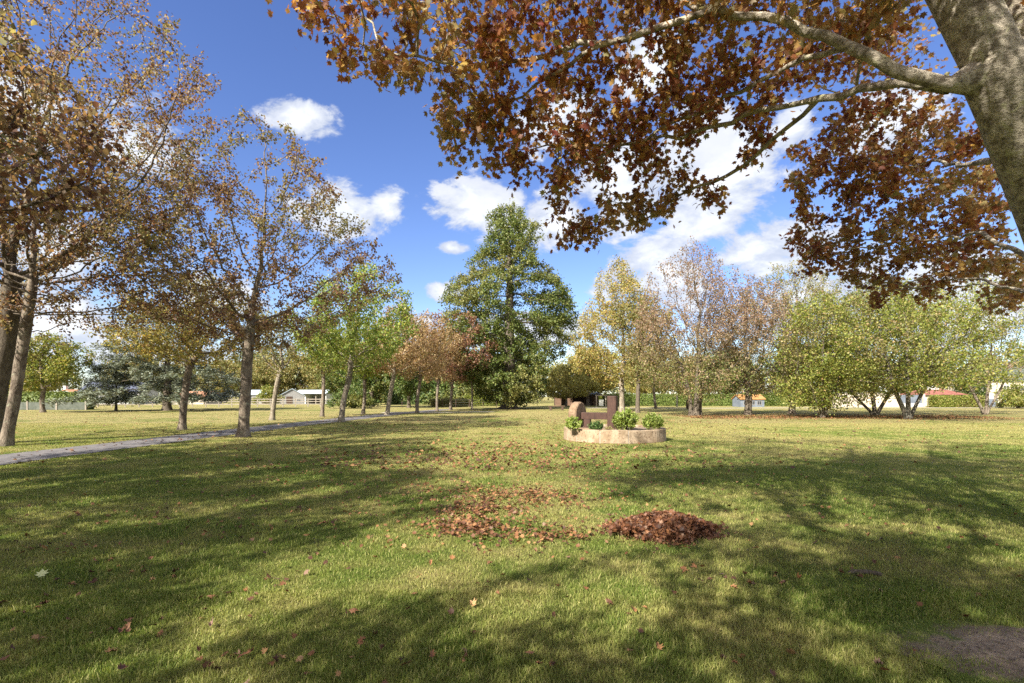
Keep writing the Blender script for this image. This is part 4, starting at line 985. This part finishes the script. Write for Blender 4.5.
def multi(name, label, px, d, H, rad, seed, R0, n, dirs, z0, prof='round', bark=None, leaf=None, na=1300, size=.15):
    rng = np.random.default_rng(seed); stems = []
    for i, (dx, dy, q) in enumerate(dirs):
        a = .12 * i
        stems.append([(dx * .10, dy * .10, -.05), (dx * .28 + .02, dy * .28, .5 * q), (dx * .75, dy * .75, 1.5 * q), (dx * 1.25, dy * 1.25, 2.7 * q), (dx * 1.6, dy * 1.6, 4.2 * q)])
    A = crown_points(na, z0, H, rad, prof, rng, 0, 0, .5, 18, .5, .24)
    ms = make_tree_meshes(name, seed, stems, A, R0, n, size, 'rhomb', bark or BARK_GREY, leaf or SHRUBG, D=.33, dk=.5, iters=80, r_tip=.008, spread=.22, twig=6, up=.4, flare=.25)
    return plant_tree(name, label, 'tree', (GX(px, d), d, 0), ms)
multi('hazel_tree', 'bushy green tree fanning from many thin dark stems', 823, 37.5, 9.0, 3.7, 90, .085, 20000, [(-1.3, -.1, .8), (-.6, .3, 1), (-.15, -.2, 1.1), (.3, .2, 1), (.75, -.1, .9), (.5, .5, 1)], .8, bark=BARK_DARK)
multi('crab_tree', 'wide forked tree with low spreading limbs before the cream wall', 875, 42, 11.6, 5.6, 91, .16, 21000, [(-1.7, -.2, .75), (-.1, .2, 1), (1.2, .1, .85)], 2.1, 'round', BARK_DARK)
multi('crab_tree', 'lichen spotted tree with V-shaped limbs in front of the gate', 908, 35.6, 9.6, 6.0, 92, .15, 26000, [(-.85, .1, 1.0), (.0, 0, 1.2), (1.05, .0, .95), (.4, .5, 1.1)], 2.1, 'round', bark_mat('bark_lichen', (.07, .058, .045), (.14, .12, .09), (.22, .22, .18), (.5, .6), 1.4))
multi('crab_tree', 'thin leaved pale branched tree spreading at the right edge', 985, 44, 12.0, 7.4, 93, .12, 19000, [(-1.0, .1, 1.0), (.3, 0, 1.2), (1.2, .0, .95)], 2.8, 'round', BARK_GREY)

# further trees behind, each with its own place
bg1 = tree('ash_tree', 'round dark green tree behind the leaning avenue trunks', 372, 74, 9.5, 4.2, 2.0, 100, .26, GREEN_D, BARK_DARK, 14000, .3, 'rhomb', 'round', (0, 0), 700, .5, .8, spread=.3)
bg2 = tree('ash_tree', 'yellow green broad tree behind the white notice board', 588, 84, 9.6, 5.2, 1.9, 101, .24, FARYELLOW, BARK_GREY, 13000, .32, 'rhomb', 'round', (0, 0), 700, .5, .8, spread=.32)
bg3 = tree('ash_tree', 'olive tree rising behind the white shed', 300, 124, 10.5, 5.5, 1.8, 102, .26, OLIVE, BARK_GREY, 13000, .36, 'rhomb', 'round', (0, 0), 700, .55, .85, spread=.35)
copy_tree(bg1, (GX(409, 70), 70, 0), 1.2, 'dark green tree between the pinkish brown and rust avenue trees', .9)
copy_tree(bg1, (GX(345, 88), 88, 0), 2.6, 'dark green tree behind the foot of the leaning green avenue tree', 1.0)
copy_tree(bg1, (GX(972, 86), 86, 0), .7, 'dense green tree between the red roof and the pale house', (.62, .62, .62))
copy_tree(bg1, (GX(725, 90), 90, 0), 3.9, 'dark green tree rising behind the hedge left of the hut', 1.05)
copy_tree(bg1, (GX(800, 95), 95, 0), 5.1, 'dark green tree rising behind the hedge right of the hut', 1.15)
copy_tree(bg2, (GX(566, 78), 78, 0), 2.0, 'low yellow green tree beside the dark roofed shelter', (.72, .72, .66))
copy_tree(bg2, (GX(645, 104), 104, 0), 4.4, 'yellow green tree behind the whitish shed roof', 1.0)
copy_tree(bg2, (GX(28, 82), 82, 0), 1.1, 'yellow green tree behind the clipped left hedge', .9)
copy_tree(bg3, (GX(262, 122), 122, 0), 2.2, 'olive tree behind the low pale blue roofed shed', 1.0)
copy_tree(bg3, (GX(225, 118), 118, 0), 3.0, 'olive tree behind the right end of the wide cedar', .95)
copy_tree(bg3, (GX(140, 122), 122, 0), 4.0, 'olive tree above the small cedar, beyond the rail fence', 1.1)
copy_tree(bg3, (GX(330, 112), 112, 0), 5.0, 'olive tree at the right end of the rail fence', 1.05)
copy_tree(bg3, (GX(870, 104), 104, 0), 1.6, 'olive tree behind the long cream wall', .95)
copy_tree(bg3, (GX(690, 112), 112, 0), .4, 'olive tree behind the triple trunked tree, beyond the hedge', 1.0)
multi('shrub_tree', 'leafy bush at the right edge beside the small panel gate', 1018, 66, 3.3, 2.2, 110, .07, 7000, [(-.5, 0, .5), (.2, .2, .6), (.6, -.1, .5)], .5, 'dome', None, SHRUBG, 500, .2)
multi('shrub_tree', 'dark leafy bush under the dark trees left of the row', 352, 66, 2.6, 2.6, 111, .07, 6000, [(-.5, 0, .4), (.2, .2, .5), (.6, -.1, .4)], .3, 'dome', BARK_DARK, GREEN_D, 500, .22)
multi('shrub_tree', 'green bush growing against the grey plank shed', 268, 96, 3.6, 2.4, 112, .07, 5000, [(-.5, 0, .5), (.2, .2, .6), (.6, -.1, .5)], .3, 'dome', BARK_DARK, SHRUBG, 450, .26)

# the distant wood that closes the view
def woodland():
    rng = np.random.default_rng(130); P = []; TV = []; TF = []; off = 0
    lines = [(x, 150 + 22 * math.sin(x * .04) + rng.uniform(-9, 9)) for x in np.arange(-190, 190, 5.0)] + [(x, 112 + rng.uniform(-5, 5)) for x in np.arange(-24, 2, 4.0)]
    mb = MB()
    for x, y in lines:
        H = rng.uniform(10.5, 16.5); r = rng.uniform(3.6, 5.6); n = 1100
        v = rng.normal(size=(n, 3)); v /= np.linalg.norm(v, axis=1)[:, None]; v *= rng.uniform(.1, 1, n)[:, None] ** .4
        a = np.arctan2(v[:, 1], v[:, 0]); L = 1 + .25 * np.sin(3 * a + x) * np.sin(v[:, 2] * 4 + y)
        P.append(np.stack([x + v[:, 0] * r * L, y + v[:, 1] * r * L, np.maximum(.2, H * .52 + v[:, 2] * H * .5 * L)], 1))
        mb.tube([(x, y, 0), (x + .2, y, H * .7)], [.22, .06], 5)
    P = np.concatenate(P)
    V, F = scatter_leaves(P, .8, 'rhomb', rng, .5, .2)
    w = tag(link('distant_woodland', mesh_np('distant_woodland', V, [F], FARWOOD)), kind='stuff')
    return w
woodland()

# ------------------------------------------------------------------ fallen leaves
DRY = leaf_mat('leaf_fallen', [(0, (.06, .028, .017)), (.3, (.115, .05, .025)), (.55, (.18, .08, .034)), (.8, (.25, .12, .048)), (.94, (.32, .185, .08)), (1, (.16, .10, .075))], .18, rough=.6)
DRY_PALE = leaf_mat('leaf_fallen_pale', [(0, (.52, .56, .28)), (1, (.55, .58, .30))], .3)
PILE_M = leaf_mat('leaf_pile_leaf', [(0, (.04, .017, .010)), (.35, (.085, .034, .017)), (.65, (.14, .056, .025)), (.9, (.22, .10, .042)), (1, (.16, .10, .065))], .12, rough=.55)

def dry_leaf_mesh(seed):
    rng = np.random.default_rng(seed); T, F = leaf_template('dry'); V = T.copy()
    V[:, 1] -= .4
    R_ = rng.uniform(.16, .34); th = V[:, 0] / R_ * .62; V[:, 0] = R_ * np.sin(th) * 1.1; V[:, 2] += R_ * (1 - np.cos(th)) + .35 * rng.uniform(.2, 1) * np.maximum(0, V[:, 1]) ** 2
    V[:, 2] = V[:, 2] * rng.uniform(.4, 1.4) + rng.normal(0, .05, len(V)) + .18 * rng.uniform(.2, 1) * np.sin(V[:, 0] * rng.uniform(2, 5) + rng.uniform(0, 3)) + .1 * V[:, 1] * rng.uniform(-1, 1.5)
    V[:, 2] -= V[:, 2].min()
    # stalk: a thin blade that joins the leaf at its foot
    b = len(V); s = np.array([(.012, -.4, .05), (-.012, -.4, .05), (-.05, -.85, .12), (-.03, -.86, .12)])
    V = np.vstack([V, s])
    return V, F, np.array([(b, b + 1, b + 2, b + 3)])
leaf_meshes = []
for s in range(8):
    V, F, Q = dry_leaf_mesh(200 + s); leaf_meshes.append(mesh_np('dry_leaf', V, [F, Q], DRY))
# each single leaf gets its own colour from its object
def single_leaf_mat():
    m, T = new_mat('leaf_fallen_single'); oi = T.n('ShaderNodeObjectInfo')
    col = T.ramp(oi.outputs['Random'], [(0, (.06, .03, .018)), (.3, (.11, .05, .025)), (.55, (.18, .08, .034)), (.8, (.25, .12, .05)), (.94, (.36, .22, .09)), (1, (.18, .115, .09))])
    tc = T.n('ShaderNodeTexCoord'); col = T.mix(T.math('MULTIPLY', T.smooth(T.noise(tc.outputs['Object'], 4, 4), .45, .7), .6), col, (.11, .05, .03))
    finish(T, principled(T, col, .6, None, spec=.3)); return m
SL = single_leaf_mat()
for me in leaf_meshes: me.materials.clear(); me.materials.append(SL)

LEAF_LABEL = 'curled dry brown maple leaf lying loose on the near lawn'
def litter():
    rng = np.random.default_rng(140)
    pts = []
    def cluster(px, py, spread, n):
        d = GD(py); c = np.array([GX(px, d), d]); return c + rng.normal(0, spread, (n, 2)) * (1, .8)
    for c in [(35, 655, .10, 4), (285, 662, .12, 7), (230, 664, .1, 8), (35, 548, .15, 9), (20, 607, .12, 8), (150, 630, .12, 6), (345, 615, .03, 2), (375, 640, .07, 4), (715, 580, .12, 6), (778, 580, .1, 5), (630, 612, .06, 3),
              (745, 585, .06, 3), (300, 512, .15, 6), (245, 528, .25, 8), (330, 530, .3, 8), (265, 590, .2, 8), (560, 665, .1, 4), (740, 660, .1, 3), (400, 655, .1, 4), (120, 580, .25, 8), (475, 660, .12, 3), (858, 575, .1, 3)]:
        pts.append(cluster(*c))
    m = 215; d = 2.9 + rng.uniform(0, 1, m) ** .8 * 4.6; x = rng.uniform(-1.02, 1.02, m) * d
    bias = rng.uniform(0, 1, m) < np.where(x < 0, 1, .62); pts.append(np.stack([x, d], 1)[bias])
    P = np.concatenate(pts); n = len(P)
    for i, (x, y) in enumerate(P):
        o = bpy.data.objects.new('fallen_leaf', leaf_meshes[i % 8]); COL.objects.link(o)
        o.location = (x, y, rng.uniform(.02, .045)); s = rng.uniform(.042, .078); o.scale = (s, s * rng.uniform(.7, 1.1), s * rng.uniform(.8, 1.3))
        o.rotation_euler = (rng.normal(0, .4) + (3.14 if rng.uniform() < .4 else 0), rng.normal(0, .4), rng.uniform(0, 6.28))
        tag(o, LEAF_LABEL, 'leaf', 'fallen leaves on the near lawn')
    V, F = leaf_template('maple'); V = V.copy(); V[:, 1] -= .4; b = len(V); V = np.vstack([V, [(.014, -.4, .0), (-.014, -.4, .0), (-.05, -.8, .05), (-.03, -.81, .05)]]); Q = np.array([(b, b + 1, b + 2, b + 3)])
    o = link('fallen_leaf', mesh_np('pale_leaf', V, [F, Q], DRY_PALE), None, (GX(42, GD(579)), GD(579), .03)); o.scale = (.085, .095, .08); o.rotation_euler = (.5, -.1, .6); o.location.z = .05
    tag(o, 'pale green fallen leaf standing out among brown ones at the left', 'leaf')
    # the rest: countless leaves over the lawn
    def dens(x, y):
        e = .9 + 0 * x
        e = e + 48 * np.exp(-((x + .5) / 4.2) ** 2 - ((y - 12.5) / 4.5) ** 2)
        e = e + 240 * np.exp(-((x + .55) / .85) ** 2 - ((y - 8.4) / .75) ** 2) * (.4 + .6 * np.sin(x * 3) ** 2)
        e = e + 2300 * np.exp(-((x + .5) / .42) ** 2 - ((y - 6.2 + .3 * (x + .6)) / .36) ** 2) * (.35 + .65 * np.sin(x * 9 + y * 4) ** 2)
        e = e + 1300 * np.exp(-((x + .45) / .45) ** 2 - ((y - 7.15) / .34) ** 2) * (.35 + .65 * np.sin(x * 6 + 1) ** 2) + 750 * np.exp(-((x - .35) / .8) ** 2 - ((y - 8.1) / .5) ** 2) * (.3 + .7 * np.sin(x * 5) ** 2)
        e = e + 1100 * np.exp(-((x - .45) / .40) ** 2 - ((y - 5.8) / .22) ** 2) * (.3 + .7 * np.sin(x * 8 + 2) ** 2)
        e = e + 45 * np.exp(-((x - .3) / 1.7) ** 2 - ((y - 6.6) / 1.2) ** 2)
        e = e + 3 * np.exp(-((x + 4) / 3) ** 2 - ((y - 8) / 3) ** 2)
        e = e + 60 * np.exp(-((y - 38.5) / 3.0) ** 2) * ((x > 13) & (x < 36)) + 4 * np.exp(-((y - 30) / 9) ** 2) * (x < 12) * (x > -9)
        e = e + 3 * np.exp(-((x + 12.6) / 1.3) ** 2) * (y < 42)
        return e
    n = 520000; y = np.sqrt(rng.uniform(2.6 ** 2, 50 ** 2, n)); x = rng.uniform(-1.1, 1.1, n) * y
    area = 1.1 * (50 ** 2 - 2.6 ** 2); lam = dens(x, y) * area / n
    # fine sampling near the drifts
    n2 = 700000; x2 = rng.uniform(-2.5, 2.5, n2); y2 = rng.uniform(4.8, 10.5, n2); lam2 = dens(x2, y2) * (5 * 5.7) / n2
    near = (np.abs(x) < 2.5) & (y > 4.8) & (y < 10.5); lam = np.where(near, 0, lam)
    X = np.concatenate([x, x2]); Y = np.concatenate([y, y2]); L = np.concatenate([lam, lam2])
    k = rng.uniform(0, 1, len(X)) < L; X, Y = X[k], Y[k]
    ok = ((X - PLX) ** 2 + (Y - PLY) ** 2) > (PLR + .1) ** 2
    ok &= ((X - PILE[0]) / PILE[2]) ** 2 + ((Y - PILE[1]) / PILE[3]) ** 2 > .9
    X, Y = X[ok], Y[ok]
    nearm = Y < 11
    for sel, kind, sz in ((nearm, 'dry', .046), (~nearm, 'rhomb', .10)):
        pos = np.stack([X[sel], Y[sel], rng.uniform(.015, .055, sel.sum())], 1)
        V, F = scatter_leaves(pos, sz, kind, rng, .9, 0.0, .2); V[:, 2] = np.maximum(V[:, 2], .006)
        if kind == 'dry': VV, FF = V, F
        else: VV2, FF2 = V, F
    tag(link('leaf_litter', mesh_np('leaf_litter', np.vstack([VV, VV2]), [FF, FF2 + len(VV)], DRY)), kind='stuff')
    # the raked heap
    t = thing('leaf_pile', 'raked heap of dark brown dead leaves on the shaded lawn', 'leaf pile', (PILE[0], PILE[1], 0))
    ns, nr = 40, 8; V = [(0, 0, PILE[4] - .03)]; F3 = []; F4 = []
    for r_ in range(1, nr + 1):
        q = r_ / nr
        for j in range(ns):
            a = 2 * math.pi * j / ns; w = 1 + .1 * math.sin(3 * a + 1) + .06 * math.sin(7 * a)
            V.append((PILE[2] * q * w * math.cos(a) * .95, PILE[3] * q * w * math.sin(a) * .95, max(0, (PILE[4] - .03) * (1 - q ** 1.7) + .012 * math.sin(j * 2.3 + r_ * 1.9)) ))
    F3 = [(0, 1 + j, 1 + (j + 1) % ns) for j in range(ns)]
    F4 = [(1 + (r_ - 1) * ns + j, 1 + r_ * ns + j, 1 + r_ * ns + (j + 1) % ns, 1 + (r_ - 1) * ns + (j + 1) % ns) for r_ in range(1, nr) for j in range(ns)]
    link('mound', mesh_np('mound', np.array(V), [np.array(F3), np.array(F4)], rough_mat('leaf_mould', (.03, .015, .01), (.07, .03, .018), 20), True), t)
    n = 6000; a = rng.uniform(0, 6.28, n); q = rng.uniform(0, 1, n) ** .6 * 1.02 + np.abs(rng.normal(0, .16, n)) * (rng.uniform(0, 1, n) < .3); w = 1 + .1 * np.sin(3 * a + 1) + .06 * np.sin(7 * a)
    # a tail of leaves trails off to the left
    x = PILE[2] * q * w * np.cos(a); y = PILE[3] * q * w * np.sin(a); z = PILE[4] * (1 - np.minimum(q, 1) ** 1.7)
    tail = rng.uniform(0, 1, n) < .15; x = np.where(tail, -.3 - np.abs(rng.normal(0, .2, n)), x); y = np.where(tail, -.16 + rng.normal(0, .09, n), y); z = np.where(tail, np.maximum(0, .07 + .08 * (x + .6)), z)
    pos = np.stack([x, y, z + rng.uniform(0, .035, n)], 1)
    V, F = scatter_leaves(pos, .046, 'dry', rng, .3, 0.0); V[:, 2] = np.maximum(V[:, 2], .004)
    link('leaves', mesh_np('leaves', V, [F], PILE_M), t)
litter()

# a surface root breaking through the lawn on the right
rt = thing('tree_root', 'short grey surface root showing in the grass near the big maple', 'root', (GX(866, 4.6), 4.6, 0))
MB().tube([(-.17, .05, -.03), (-.1, .03, .012), (0, 0, .02), (.1, -.03, .012), (.17, -.07, -.03)], [.010, .020, .022, .018, .010], 10).build('bark', BARK_DARK, rt, smooth=True)
